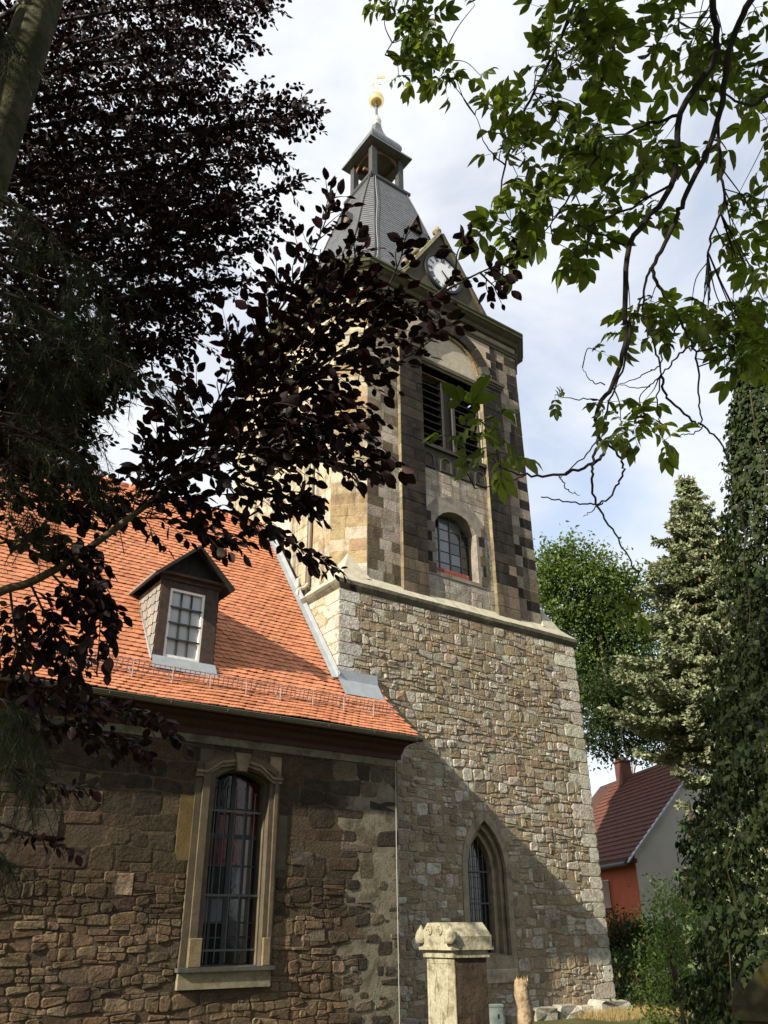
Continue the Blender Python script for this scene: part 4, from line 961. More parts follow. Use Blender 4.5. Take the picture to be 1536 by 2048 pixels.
# slated cheeks, course by course
for s, xc in ((-1, 5.60), (1, 6.90)):
    f_c = face(xc, 0, 0, -1, -1, 0) if s < 0 else face(xc, 0, 0, 1, 1, 0); z = DE
    m = MB(); zz = [DE, 4.95]; yb = [dormer_back(DE), dormer_back(5.0)]; V = [(xc, DY + .05, 4.9), (xc, DY + .05, DE), (xc, yb[0], DE)]; m.add(V, [(0, 1, 2)] if s > 0 else [(2, 1, 0)]); m.build('cheek', 'dark_wood', dorm)
    k = 0
    while z > 5.2:
        zl = z - .235; y0 = DY + .02; y1 = dormer_back(z) - .0; y1b = dormer_back(zl)
        y = y0; n = max(1, int((y1 - y0) / .2)); w = (y1 - y0) / n
        for i in range(n):
            a, b = y0 + i * w, y0 + (i + 1) * w - .006; sl = .10
            P = [(a, z), (b, z), (b - .03, zl + .02), (b - .12, zl - .02), (a - .02 if i else a, zl - .02)]
            P = [(min(p[0], dormer_back(p[1]) + .02), p[1]) for p in P]
            if abs(P[0][0] - P[1][0]) < .03: continue
            V = [f_c(-p[0] * (1 if s < 0 else -1), p[1], .012 + (.018 if p[1] < z - .1 else 0) + .004 * (i % 2)) for p in P]
            if len(set(V)) < 4: continue
            link('cheek_slate', mesh_np('cheek_slate', V, [tuple(range(5)) if s > 0 else tuple(reversed(range(5)))], 'cheek_slate', vary((.20, .19, .175), rng, .12, .03)), dorm)
        z -= .235; k += 1
m = MB(); m.bar((5.56, dormer_back(DE), DE), (5.56, DY - .02, 4.98), .06, .03, up=(1, 0, 0)); m.build('side_flashing', 'zinc', dorm)
m = MB(); m.add([(5.56, DY - .05, 5.06), (6.94, DY - .05, 5.06), (6.96, DY - .19, roof_z(DY - .19) + .065), (5.54, DY - .19, roof_z(DY - .19) + .065), (5.56, DY + .05, 5.07), (6.94, DY + .05, 5.07)], [(0, 3, 2, 1), (4, 0, 1, 5)]); m.build('apron', 'zinc', dorm)
wx0, wx1, wz0, wz1 = 5.802, 6.598, 5.075, 6.578; wy = DY + .02
for (a, b, c, d) in ((wx0, wx0 + .055, wz0, wz1), (wx1 - .055, wx1, wz0, wz1), (wx0 + .055, wx1 - .055, wz0, wz0 + .06), (wx0 + .055, wx1 - .055, wz1 - .055, wz1)):
    m = MB(); m.box(a, b, wy, wy + .08, c, d); m.build('window_frame', 'white_paint', dorm)
px = np.linspace(wx0 + .055, wx1 - .055, 4); pz = np.linspace(wz0 + .06, wz1 - .055, 5)
for i in range(3):
    for j in range(4):
        m = MB(); m.box(px[i] + .004, px[i + 1] - .004, wy + .055, wy + .06, pz[j] + .004, pz[j + 1] - .004); m.build('pane', 'pane_grey', dorm)
for i in (1, 2):
    m = MB(); m.box(px[i] - .016, px[i] + .016, wy + .015, wy + .05, pz[0], pz[-1]); m.build('muntin', 'muntin', dorm)
for j in (1, 2, 3):
    m = MB(); m.box(px[0] - .02, px[-1] + .02, wy - .004, wy + .03, pz[j] - .016, pz[j] + .016); m.build('muntin', 'muntin', dorm)
m = MB(); m.bar((7.15, .45, roof_z(.45) + .02), (7.15, .35, roof_z(.35) + .2), .02, .012); m.build('roof_hook', 'zinc', roof)
# lightning cable at the corner
m = MB(); m.tube([(11.12, NY - .05, 3.4), (11.11, NY - .05, 1.5), (11.13, NY - .05, GZ)], .009, 5); m.build('lightning_cable', 'cable', nave)

# ------------------------------------------------------------------ house beyond the tower
def build_house():
    rng = random.Random(3)
    K = at(1267, 1700, 34.0); th = radians(65.2); a = np.array((cos(th), sin(th), 0)); b = np.array((sin(th), -cos(th), 0))   # a: along the orange wall, b: along the gable
    O = np.array((K[0], K[1], GZ)); eh = K[2] - GZ; Lw, Wg = 11.0, 8.4; pit = radians(46); rh = Wg / 2 * math.tan(pit)
    P = lambda i, j, z: tuple(O + a * i + b * j + np.array((0, 0, z)))
    h = thing('house', 'orange-red house with white gable and dark red tiled roof behind the tower', 'house', O)
    m = MB(); m.add([P(0, 0, -.3), P(Lw, 0, -.3), P(Lw, 0, eh), P(0, 0, eh)], [(0, 3, 2, 1)]); m.add([P(0, Wg, -.3), P(Lw, Wg, -.3), P(Lw, Wg, eh), P(0, Wg, eh)], [(0, 1, 2, 3)]); m.build('orange_wall', 'orange_wall', h)
    for i in (0, Lw):
        m = MB(); m.add([P(i, .003, -.3), P(i, Wg, -.3), P(i, Wg, eh), P(i, Wg / 2, eh + rh - .1), P(i, .003, eh)], [(0, 1, 2, 3, 4)]); m.build('gable_wall', 'white_wall', h)
    m = MB(); ov = .5
    for s in (0, 1):
        e0 = -ov if s == 0 else Wg + ov; ze = eh - ov * math.tan(pit)
        m.add([P(-.25, e0, ze), P(Lw + .25, e0, ze), P(Lw + .25, Wg / 2, eh + rh), P(-.25, Wg / 2, eh + rh)], [(0, 1, 2, 3) if s else (0, 3, 2, 1)])
    roof = m.build('roof', 'soffit', h)
    V, F, n = [], [], 0                             # pantile rows
    sl = sqrt((Wg / 2 + ov) ** 2 + ((Wg / 2 + ov) * math.tan(pit)) ** 2); rows = int(sl / .30)
    tm = mesh_np('tile', [(-.11, 0, .05), (-.055, -.01, .075), (0, 0, .05), (.055, .01, .035), (.11, 0, .05), (-.11, .36, .0), (-.055, .36, .025), (0, .36, .0), (.055, .36, -.012), (.11, .36, 0), (-.11, 0, .03), (0, 0, .03), (.11, 0, .03)], [(0, 1, 6, 5), (1, 2, 7, 6), (2, 3, 8, 7), (3, 4, 9, 8), (10, 11, 2, 1, 0), (11, 12, 4, 3, 2)], 'house_tile')
    tv = -b * -1 * cos(pit) + np.array((0, 0, sin(pit))); tv = b * cos(pit) + np.array((0, 0, sin(pit))); nv = -b * sin(pit) + np.array((0, 0, cos(pit))); rest = MB(); cnt = 0
    for r in range(rows):
        s = r * sl / rows; i = -.15
        while i < Lw + .2:
            p = np.array(P(i, -ov, eh - ov * math.tan(pit))) + tv * s; u, v, k = proj(p)
            if cnt < 240 and i < 4.6 and 1190 < u < 1350:
                o = link('tile', tm, roof); o.matrix_basis = Matrix(((-a[0], tv[0], nv[0], p[0]), (-a[1], tv[1], nv[1], p[1]), (-a[2], tv[2], nv[2], p[2]), (0, 0, 0, 1))); cnt += 1
            else:
                R = np.stack([-a, tv, nv], 1); co = np.array([vv.co[:] for vv in tm.vertices]); rest.add(co @ R.T + p, [tuple(q.vertices) for q in tm.polygons]) if i < 9 else None
            i += .22
    o = rest.build('roof_tiling', 'house_tile', roof); o['kind'] = 'stuff'
    m = MB(); e = P(-.3, -ov, eh - ov * math.tan(pit)); m.bar(P(-.27, -ov, eh - ov * math.tan(pit)), P(-.27, Wg / 2, eh + rh), .05, .2, up=tuple(a)); m.build('verge_strip', 'zinc', h)
    m = MB(); m.bar(P(-.27, Wg + ov, eh - ov * math.tan(pit)), P(-.27, Wg / 2, eh + rh), .05, .2, up=tuple(a)); m.build('verge_strip', 'zinc', h)
    m = MB(); m.tube([P(-.3, -ov - .08, eh - ov * math.tan(pit) - .02), P(Lw, -ov - .08, eh - ov * math.tan(pit) - .02)], .09, 8); m.build('gutter', 'slate_dark', h)
    m = MB(); m.bar(P(-.2, -.25, eh - .42), P(Lw, -.25, eh - .42), .5, .16); m.build('eaves_box', 'soffit', h)
    c = np.array(P(7.6, Wg / 2 - .3, eh + rh - .5)); m = MB(); m.hexa([tuple(c + a * i * .35 + b * j * .3 + np.array((0, 0, z))) for z in (0, 1.15) for i, j in ((-1, -1), (1, -1), (1, 1), (-1, 1))]); ch = m.build('chimney', 'house_tile', h)
    m = MB(); m.hexa([tuple(c + a * i * .42 + b * j * .37 + np.array((0, 0, z))) for z in (1.15, 1.24) for i, j in ((-1, -1), (1, -1), (1, 1), (-1, 1))]); m.build('chimney_cap', 'soffit', ch)
    # window with a white shutter in the orange wall
    for i0 in (2.7, 7.2):
        m = MB(); m.add([P(i0, -.02, 2.7), P(i0 + 1.1, -.02, 2.7), P(i0 + 1.1, -.02, 3.8), P(i0, -.02, 3.8)], [(0, 3, 2, 1)]); w = m.build('window', 'glass', h)
        m = MB(); m.hexa([P(i0 - .05, -.10, 2.62), P(i0 + 1.15, -.10, 2.62), P(i0 + 1.15, -.02, 2.62), P(i0 - .05, -.02, 2.62), P(i0 - .05, -.10, 2.7), P(i0 + 1.15, -.10, 2.7), P(i0 + 1.15, -.02, 2.7), P(i0 - .05, -.02, 2.7)]); m.build('window_sill', 'soffit', w)
        m = MB(); m.hexa([P(i0 + .0, -.45, 2.72), P(i0 + .04, -.45, 2.72), P(i0 + .04, -.03, 2.72), P(i0 + .0, -.03, 2.72), P(i0 + .0, -.45, 3.75), P(i0 + .04, -.45, 3.75), P(i0 + .04, -.03, 3.75), P(i0, -.03, 3.75)]); m.build('shutter', 'white_paint', w)
build_house()

# ------------------------------------------------------------------ things in the churchyard
def box_face(mb, P0, ax, ay, x0, x1, y0, y1, z0, z1, tint=(1, 1, 1)):
    mb.hexa([tuple(P0 + ax * x + ay * y + np.array((0, 0, z))) for z in (z0, z1) for x, y in ((x0, y0), (x1, y0), (x1, y1), (x0, y1))], tint)
def build_stele():
    rng = random.Random(8); c = at(906, 1880, 9.0)
    p = np.array((c[0], c[1], 0)); top = at(900, 1842, 9.0)[2]; th = radians(-7)
    ax = np.array((cos(th), sin(th), 0)); ay = np.array((-sin(th), cos(th), 0)); w, d = .43, .56     # ax: along the dark side, ay: along the carved front
    g = thing('grave_stele', 'weathered stone grave pillar with carved gabled cap in front of the tower', 'gravestone', (p[0], p[1], GZ))
    P = p - ax * .0; B = lambda mb, *a: box_face(mb, P, ax, ay, *a)
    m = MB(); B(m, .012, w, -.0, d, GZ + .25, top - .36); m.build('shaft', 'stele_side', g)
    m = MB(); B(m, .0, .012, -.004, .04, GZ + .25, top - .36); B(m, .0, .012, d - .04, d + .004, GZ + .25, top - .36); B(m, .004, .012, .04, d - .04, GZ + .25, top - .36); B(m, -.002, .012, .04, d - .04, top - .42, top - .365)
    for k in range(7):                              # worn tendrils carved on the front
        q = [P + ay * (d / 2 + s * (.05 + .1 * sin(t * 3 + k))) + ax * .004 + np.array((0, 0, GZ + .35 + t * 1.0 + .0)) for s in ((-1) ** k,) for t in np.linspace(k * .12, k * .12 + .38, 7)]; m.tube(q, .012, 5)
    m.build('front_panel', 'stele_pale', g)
    m = MB(); B(m, -.03, w + .03, -.03, d + .03, top - .36, top - .325); B(m, -.012, w + .015, -.012, d + .012, top - .325, top - .285); m.build('neck_moulding', 'stele_pale', g)
    m = MB(); B(m, -.07, w + .07, -.06, d + .06, top - .285, top - .255); B(m, -.055, w + .055, -.05, d + .05, top - .255, top - .15); cap = m.build('cap', 'stele_pale', g)
    # gabled roof of the cap, ridge along ax
    m = MB(); e0, e1, zr, ze = -.05, d + .05, top, top - .15; V = []
    for x in (-.055, w + .06): V += [P + ax * x + ay * e0 + (0, 0, ze), P + ax * x + ay * (d * .5 - .16) + (0, 0, zr - .01), P + ax * x + ay * (d * .5 + .16) + (0, 0, zr - .01), P + ax * x + ay * e1 + (0, 0, ze)]
    m.add(V, [(0, 1, 2, 3), (7, 6, 5, 4), (0, 4, 5, 1), (1, 5, 6, 2), (2, 6, 7, 3)]); m.build('cap_roof', 'stele_pale', cap)
    for y, r, hh in ((-.03, .07, .08), (d + .03, .07, .10)):
        m = MB(); q = P + ax * -.05 + ay * y + np.array((0, 0, top - .16)); m.lathe(q, [(r, -.06), (r * 1.05, .0), (r * .8, .06), (r * .3, hh), (.005, hh + .03)], 10); m.build('corner_ear', 'stele_pale', cap, True)
    for y in (d * .5 - .11, d * .5 + .11):
        m = MB(); q = P + ax * -.062 + ay * y + np.array((0, 0, top - .09))
        m.tube([q + ay * (.055 * (1 - t * .12) * cos(t * 1.6)) + np.array((0, 0, .055 * (1 - t * .12) * sin(t * 1.6))) for t in np.linspace(0, 7, 26)], .013, 6); m.build('volute', 'stele_pale', cap, True)
    m = MB(); B(m, -.12, w + .12, -.12, d + .12, GZ - .1, GZ + .25); m.build('base_block', 'stele_side', g)
build_stele()
def build_post():
    rng = random.Random(2); c = at(1043, 1960, 12.0); n = 15; k = 14
    P = [(c[0] + .012 * sin(i * .9), c[1] + .01 * cos(i), GZ - .1 + (c[2] - GZ + .1) * i / (n - 1)) for i in range(n)]
    s = thing('tree_stump', 'broken barked trunk stump standing before the tower, right of the grave pillar', 'stump', (c[0], c[1], GZ))
    V, F = tube(P, [.104 + .005 * sin(i * 1.7) + (.008 if i in (4, 9) else 0) for i in range(n)], k)
    V = [np.array(v) + np.array((rng.uniform(-.007, .007), rng.uniform(-.007, .007), 0)) for v in V]; link('trunk', mesh_np('trunk', V, F, 'post_wood', None, True), s)
    for j in range(16):
        a = rng.uniform(0, 6.28); r = rng.uniform(.01, .09); q = np.array((c[0] + r * cos(a), c[1] + r * sin(a), c[2])); m = MB(); m.tube([q - (0, 0, .05), q + (rng.uniform(-.01, .01), 0, rng.uniform(.01, .06))], [.007, .001], 4); m.build('splinter', 'split_wood', s)
build_post()
def build_box():
    c = at(989, 2013, 13.2); b = thing('utility_box', 'small grey metal utility box standing behind the grave pillar', 'utility box', (c[0], c[1], GZ)); th = radians(-30)
    ax = np.array((cos(th), sin(th), 0)); ay = np.array((-sin(th), cos(th), 0)); P = np.array((c[0], c[1], 0))
    m = MB(); box_face(m, P, ax, ay, -.12, .12, -.09, .09, GZ - .1, c[2]); m.build('case', 'box_grey', b)
    m = MB(); box_face(m, P, ax, ay, -.13, .13, -.10, .10, c[2] + .001, c[2] + .03); m.build('lid', 'box_grey', b)
    m = MB(); box_face(m, P, ax, ay, -.105, .105, -.098, -.091, GZ + .1, c[2] - .03); m.build('door', 'box_grey', b)
    m = MB(); box_face(m, P, ax, ay, .02, .05, -.105, -.098, c[2] - .16, c[2] - .10); m.build('lock', 'muntin', b)
build_box()
def build_gravestone():
    c = at(1572, 1985, 5.2); g = thing('gravestone', 'mossy stone grave pillar in deep shade under the ivy', 'gravestone', (c[0], c[1], GZ)); th = radians(18)
    ax = np.array((cos(th), sin(th), 0)); ay = np.array((-sin(th), cos(th), 0)); P = np.array((c[0], c[1], 0)) + ax * .05; t = c[2]
    m = MB(); box_face(m, P, ax, ay, -.05, .4, -.16, .30, GZ - .1, t - .16); m.build('shaft', 'moss_stone', g)
    m = MB(); box_face(m, P, ax, ay, -.1, .45, -.2, .34, t - .16, t - .08); cap = m.build('cap', 'moss_stone', g)
    m = MB(); V = []
    for x in (-.09, .44): V += [P + ax * x + ay * -.2 + (0, 0, t - .08), P + ax * x + ay * .07 + (0, 0, t + .19), P + ax * x + ay * .34 + (0, 0, t - .08)]
    m.add(V, [(0, 1, 2), (5, 4, 3), (0, 3, 4, 1), (1, 4, 5, 2)]); m.build('cap_gable', 'moss_stone', cap)
    for y in (-.2, .24):
        m = MB(); z0, z1 = t - .079, t + .05; B_ = [P + ax * x + ay * (y + q) for x, q in ((-.098, 0), (.0, 0), (.0, .10), (-.098, .10))]; c0 = np.mean(B_, axis=0)
        m.hexa([tuple(p + (0, 0, z0)) for p in B_] + [tuple(c0 + (p - c0) * .35 + (0, 0, z1)) for p in B_]); m.build('corner_ear', 'moss_stone', cap)
build_gravestone()

# ------------------------------------------------------------------ leaves
def scatter(T, TFc, pos, X, Y, Z, S, tints):
    """many copies of a leaf template: T (n,3), axes (N,3), sizes (N,)"""
    T = np.asarray(T, float); N = len(pos); n = len(T)
    V = pos[:, None, :] + S[:, None, None] * (T[None, :, 0:1] * X[:, None, :] + T[None, :, 1:2] * Y[:, None, :] + T[None, :, 2:3] * Z[:, None, :])
    F = (np.asarray(TFc)[None] + (np.arange(N) * n)[:, None, None]).reshape(-1, len(TFc[0]))
    return V.reshape(-1, 3), F, np.repeat(tints, n, axis=0)
def frames(d, nrm):
    d = d / (np.linalg.norm(d, axis=1)[:, None] + 1e-9); z = nrm - (nrm * d).sum(1)[:, None] * d; z /= np.linalg.norm(z, axis=1)[:, None] + 1e-9
    return np.cross(d, z), d, z
# beech leaf, y along its length
BL = [(0, 0, 0), (-.17, .14, .03), (-.30, .36, .06), (-.30, .58, .06), (-.17, .82, .03), (0, 1.0, -.03), (.17, .82, .03), (.30, .58, .06), (.30, .36, .06), (.17, .14, .03), (0, .35, -.02), (0, .68, -.02)]
BF = [(0, 10, 1, 1), (1, 10, 2, 2), (2, 10, 11, 3), (3, 11, 4, 4), (4, 11, 5, 5), (0, 9, 10, 10), (9, 8, 10, 10), (8, 7, 11, 10), (7, 6, 11, 11), (6, 5, 11, 11)]
def tri(F):
    out = []
    for a, b, c, d in F:
        out.append((a, b, c))
        if d != c: out.append((a, c, d))
    return out
BT = tri(BF)
def axes_matrix(p, x, y, z, s): return Matrix(((x[0] * s, y[0] * s, z[0] * s, p[0]), (x[1] * s, y[1] * s, z[1] * s, p[1]), (x[2] * s, y[2] * s, z[2] * s, p[2]), (0, 0, 0, 1)))
def put_leaves(parent, name, rest, T, TFc, L, material, limit, meshes, spread=True):
    """L: list of (pos, dir, normal, size, tint). The largest in view become leaf objects that share meshes"""
    pos = np.array([l[0] for l in L]); X, Y, Z = frames(np.array([l[1] for l in L]), np.array([l[2] for l in L])); S = np.array([l[3] for l in L]); tt = np.array([l[4] for l in L])
    a = pos - CAM; k = a @ FW; u = 768 + FPX * (a @ RT) / k; v = 1024 - FPX * (a @ UP) / k
    vis = (u > 0) & (u < 1536) & (v > 0) & (v < 2048) & (k > .3); score = np.where(vis, S / np.maximum(k, .1), 0); order = np.argsort(-score)
    big = order[:limit]; big = big[score[big] > 0]; rng = random.Random(4)
    for i in big:
        o = link(name, meshes[rng.randrange(len(meshes))], parent); o.matrix_basis = axes_matrix(pos[i], X[i], Y[i], Z[i], S[i])
    m = np.ones(len(L), bool); m[big] = False
    if m.any():
        V, F, t = scatter(T, TFc, pos[m], X[m], Y[m], Z[m], S[m], tt[m]); o = link(rest, mesh_np(rest, V, F, material, t, True), parent); o['kind'] = 'stuff'
def unit(v): v = np.asarray(v, float); return v / (np.linalg.norm(v) + 1e-9)
def pt_in(poly, x, y):
    c = False; j = len(poly) - 1
    for i in range(len(poly)):
        if (poly[i][1] > y) != (poly[j][1] > y) and x < (poly[j][0] - poly[i][0]) * (y - poly[i][1]) / (poly[j][1] - poly[i][1]) + poly[i][0]: c = not c
        j = i
    return c
def sample(poly, rng):
    xs = [p[0] for p in poly]; ys = [p[1] for p in poly]
    while True:
        x, y = rng.uniform(min(xs), max(xs)), rng.uniform(min(ys), max(ys))
        if pt_in(poly, x, y): return x, y

def shade_crown_cloud(nr, n, c, r, zmin, size, cols):
    """unseen leaves added over and behind the viewer to block sky light; the sun still reaches the grave pillar and the stump"""
    d = nr.normal(0, 1, (n, 3)); d /= np.linalg.norm(d, axis=1)[:, None]; p = np.asarray(c) + d * np.asarray(r) * nr.uniform(.5, 1.0, (n, 1))
    a = p - CAM; k = a @ FW; kk = np.where(np.abs(k) < 1e-3, 1e-3, k); u = 768 + FPX * (a @ RT) / kk; v = 1024 - FPX * (a @ UP) / kk
    keep = ~((k > 0) & (u > -90) & (u < 1640) & (v > -90) & (v < 2150)) & (p[:, 2] > zmin)
    for q in (at(880, 1930, 9.0), at(1043, 1990, 12.0)):
        w = p - q; s = w @ SUN; keep &= np.linalg.norm(w - s[:, None] * SUN, axis=1) > .8
    p = p[keep]; n = len(p); c_ = np.array(cols)[nr.randint(0, len(cols), n)] * nr.uniform(.75, 1.25, (n, 1))
    return p, nr.normal(0, 1, (n, 3)) + (0, 0, -.3), nr.normal(0, .5, (n, 3)) + (0, 0, 1), size * nr.uniform(.8, 1.2, n), c_
# ------------------------------------------------------------------ copper beech
def build_beech():
    rng = random.Random(21); nr = np.random.RandomState(21)
    foot = at(8, 200, 6.6); root = np.array((foot[0], foot[1], GZ))
    t = thing('copper_beech_tree', 'copper beech with dark purple leaves filling the upper left, over the nave roof', 'tree', root)
    m = MB(); m.tube(spline([root + (0, 0, -.1), root + (.0, 0, 1.2), root + (.03, .0, 3.5), root + (.0, .03, 6.), root + (.05, 0, 9.), root + (.1, .1, 13.)], 6), np.linspace(.34, .12, 31), 18); m.build('trunk', 'beech_bark', t, True)
    leaves = []; extra = []
    COL = [(.016, .008, .010), (.020, .010, .012), (.013, .008, .010), (.028, .011, .012), (.018, .011, .010)]
    def twig(P, size, droop=0., every=None, fat=.0035, upn=(0, 0, 1), two=True):
        """leaves set alternately along a twig"""
        P = spline(P, 5); d = np.diff(P, axis=0); L = np.linalg.norm(d, axis=1); tot = L.sum(); every = every or size * .38; n = max(3, int(tot / every)); cs = np.concatenate(([0], np.cumsum(L)))
        for i in range(n):
            s = tot * (i + .6 + rng.uniform(-.2, .2)) / n; s = min(s, tot * .999); j = min(len(L) - 1, int(np.searchsorted(cs, s) - 1)); p = P[j] + d[j] / L[j] * (s - cs[j]); tv = d[j] / L[j]
            n0 = unit(np.array(upn) + nr.normal(0, .45, 3)); side = unit(np.cross(tv, n0)) * (1 if i % 2 else -1)
            ang = rng.uniform(.6, 1.15) if i < n - 1 else 0; ld = unit(tv * cos(ang) + side * sin(ang) + np.array((0, 0, -1)) * (droop + rng.uniform(0, .35)))
            leaves.append((p + ld * size * .12, ld, n0 + nr.normal(0, .25, 3), size * rng.uniform(.55, 1.25), vary(rng.choice(COL), rng, .25, .15)))
        return P
    woods = []
    def bough(P, r0, r1, name='branch'):
        P = spline(P, 6); m = MB(); m.tube(P, np.linspace(r0, r1, len(P)), 7); m.build(name, 'twig', t, True); return P
    fine = MB()
    def spray(P, n, size, lmin, lmax, start=.15, side_only=0, depth_j=.35, upn=(0, 0, 1), ext=.35, roll=.3, wild=.18):
        """side twigs with leaves off a bough"""
        Q = spline(P, 8); d = np.gradient(Q, axis=0); N = len(Q)
        for i in range(n):
            f = start + (1 - start) * (i + rng.random()) / n; j = min(N - 1, int(f * (N - 1))); p = Q[j]; tv = unit(d[j])
            s = unit(np.cross(tv, np.array(upn, float))) * (1 if (i % 2 == 0) else -1); e_ = np.cross(tv, s); ro = nr.normal(0, roll); s = s * cos(ro) + e_ * sin(ro); up_ = unit(np.array(upn) * cos(ro) + nr.normal(0, roll, 3))
            ln = rng.uniform(lmin, lmax) * (1 - .45 * f); a = rng.uniform(.55, 1.1); dv = unit(tv * cos(a) + s * sin(a) + nr.normal(0, wild, 3) + np.array((0, 0, rng.uniform(-.25, .1))))
            q = [p, p + dv * ln * .5 + (0, 0, .02), p + unit(dv + tv * ext + np.array((0, 0, -.12))) * ln]; W = twig(q, size, upn=up_); fine.tube(W, np.linspace(.004, .0015, len(W)), 4, cap=False)
        W = twig(P[-2:] if len(P) > 1 else P, size); return Q
    # --- high crown: tiers of boughs reaching right
    tiers = [((40, -60), (420, -30), (545, -5), 9.5), ((50, 20), (330, 10), (540, 12), 9.0), ((60, 70), (300, 60), (512, 68), 9.4), ((60, 120), (280, 110), (480, 112), 9.0), ((60, 160), (300, 175), (440, 160), 8.6),
             ((60, 215), (350, 215), (610, 200), 8.6), ((60, 250), (380, 262), (650, 225), 8.4), ((60, 290), (330, 300), (590, 255), 8.8), ((60, 330), (320, 335), (585, 310), 8.2), ((50, 365), (300, 375), (500, 350), 9.0),
             ((40, 420), (330, 400), (465, 420), 8.2), ((40, 450), (380, 450), (605, 362), 7.8), ((40, 490), (300, 500), (545, 440), 7.8), ((30, 530), (320, 540), (520, 490), 8.2), ((30, 580), (290, 590), (505, 560), 7.6),
             ((30, 620), (260, 640), (425, 600), 7.8), ((20, 660), (250, 690), (395, 668), 7.4), ((20, 710), (190, 740), (335, 700), 7.4), ((10, 760), (150, 790), (265, 765), 7.0), ((0, 820), (100, 840), (185, 800), 7.0), ((0, 880), (90, 890), (165, 860), 7.0)]
    for (p0, p1, p2, dep) in tiers:
        b0 = at(p0[0] - 60, p0[1] + 40, dep - 1.2); b1 = at(*p1, dep); b2 = at(*p2, dep + .3); zz = min(max(b0[2] - .3, GZ + 4), GZ + 12.8); st = np.array((root[0], root[1], zz))
        bough([st, b0, b1, b2], .03, .006)
        spray([b0, b1, b2], 68, .068, .22, .72, start=.0, ext=.25, roll=1.2, wild=.5); 
        c0 = at(p0[0] - 20, p0[1] + 15, dep + 1.6); c1 = at(p1[0] - 70, p1[1] + 12, dep + 1.8); c2 = at(p2[0] - 110, p2[1] + 16, dep + 1.8)
        bough([st + (0, 0, .2), c0, c1, c2], .026, .006); spray([c0, c1, c2], 60, .068, .25, .75, start=.0, ext=.25, roll=1.2, wild=.5)
    # --- near branch that crosses the tower
    main = [at(-40, 1205, 4.3), at(60, 1165, 4.3), at(150, 1115, 4.35), at(260, 1035, 4.4), at(380, 940, 4.45), at(500, 835, 4.5), at(620, 745, 4.5), at(740, 665, 4.5), at(850, 605, 4.5), at(960, 545, 4.5), at(1045, 515, 4.5)]
    st = np.array((root[0], root[1], at(-40, 1205, 4.3)[2] - .5)); m = MB(); Q = spline([st] + main, 6); m.tube(Q, np.linspace(.026, .003, len(Q)), 8); m.build('branch', 'twig_lit', t, True)
    def near(P, n, size=.076, lmin=.16, lmax=.42, dep=4.4, start=.1, r=.007):
        W = [at(*p[:2], p[2] if len(p) > 2 else dep) for p in P]; bough(W, r, .002, 'branch'); spray(W, n, size, lmin, lmax, start=start)
    spray(main[3:9], 36, .076, .25, .55, start=.0); spray(main[7:], 7, .07, .08, .16, start=.1)
    near([(260, 1035), (330, 950), (360, 870), (350, 800)], 22); near([(380, 940), (420, 830), (470, 740), (485, 670)], 24); near([(500, 835), (520, 740), (545, 640), (560, 560)], 22, lmax=.35)
    near([(545, 640), (600, 560), (640, 470), (672, 385)], 16, lmax=.28); near([(620, 745), (640, 640), (680, 560), (720, 500)], 20, lmax=.3); near([(740, 665), (770, 590), (800, 520), (812, 470)], 8, lmax=.14)
    near([(620, 745), (690, 740), (760, 740), (850, 690), (900, 640)], 18, lmax=.26); near([(850, 605), (905, 560), (915, 505), (935, 470)], 4, lmin=.05, lmax=.1, start=.6); near([(960, 545), (980, 565), (995, 578)], 5, lmax=.1)
    near([(500, 835), (580, 850), (660, 850), (735, 860)], 26); near([(440, 900), (540, 910), (650, 920), (700, 935), (785, 930)], 26, lmax=.34); near([(380, 940), (470, 960), (560, 990), (620, 1000)], 26, lmax=.36)
    near([(300, 1000), (400, 1010), (500, 1040), (590, 1090), (675, 1140)], 24, lmax=.26); near([(260, 1035), (340, 1040), (420, 1070), (470, 1085)], 20, lmax=.26); near([(430, 905), (500, 870), (590, 790), (660, 790)], 24)
    near([(560, 790), (640, 690), (700, 620), (745, 575)], 22, lmax=.3); near([(520, 820), (600, 700), (620, 600), (660, 540)], 18, lmax=.3); near([(330, 980), (300, 930), (280, 890)], 12, lmax=.2)
    near([(200, 1080), (260, 1000), (310, 960), (400, 900), (480, 790), (560, 720)], 22, lmax=.32, dep=4.7); near([(420, 930), (560, 900), (620, 860), (700, 800)], 20, lmax=.35, dep=4.7)
    # --- low twigs at the left
    near([(150, 1115), (190, 1170), (200, 1240), (195, 1320)], 22, lmax=.24, dep=4.2); near([(60, 1165), (90, 1230), (120, 1300), (150, 1370)], 26, lmax=.3, dep=4.2); near([(20, 1180), (30, 1260), (40, 1340), (60, 1400)], 22, lmax=.3, dep=4.1)
    near([(-20, 1090), (60, 1080), (130, 1100), (200, 1130)], 24, lmax=.3, dep=4.3); near([(100, 1145), (160, 1200), (220, 1215)], 14, lmax=.2, dep=4.2); near([(0, 1390), (120, 1400), (240, 1420), (350, 1470)], 30, lmax=.34, dep=4.6, size=.07)
    near([(-20, 1440), (100, 1450), (200, 1470), (280, 1500)], 26, lmax=.3, dep=4.7, size=.07); near([(-20, 1540), (60, 1560), (170, 1580)], 16, lmax=.16, dep=4.7, size=.07); near([(-20, 1640), (60, 1670), (150, 1700)], 8, lmax=.10, dep=4.7, size=.06)
    near([(-30, 1000), (60, 1000), (140, 1010), (230, 1030)], 34, lmax=.36, dep=4.6); near([(-30, 930), (60, 940), (130, 955), (190, 970)], 36, lmax=.4, dep=4.8); near([(-30, 880), (40, 870), (90, 880), (140, 900)], 30, lmax=.4, dep=5.2)
    extra = shade_crown_cloud(nr, 80000, root + (-2.0, -2.0, 7.6), (7.0, 6.5, 4.4), GZ + 3.2, .11, COL)  # unseen leaves added to keep sky light off the church
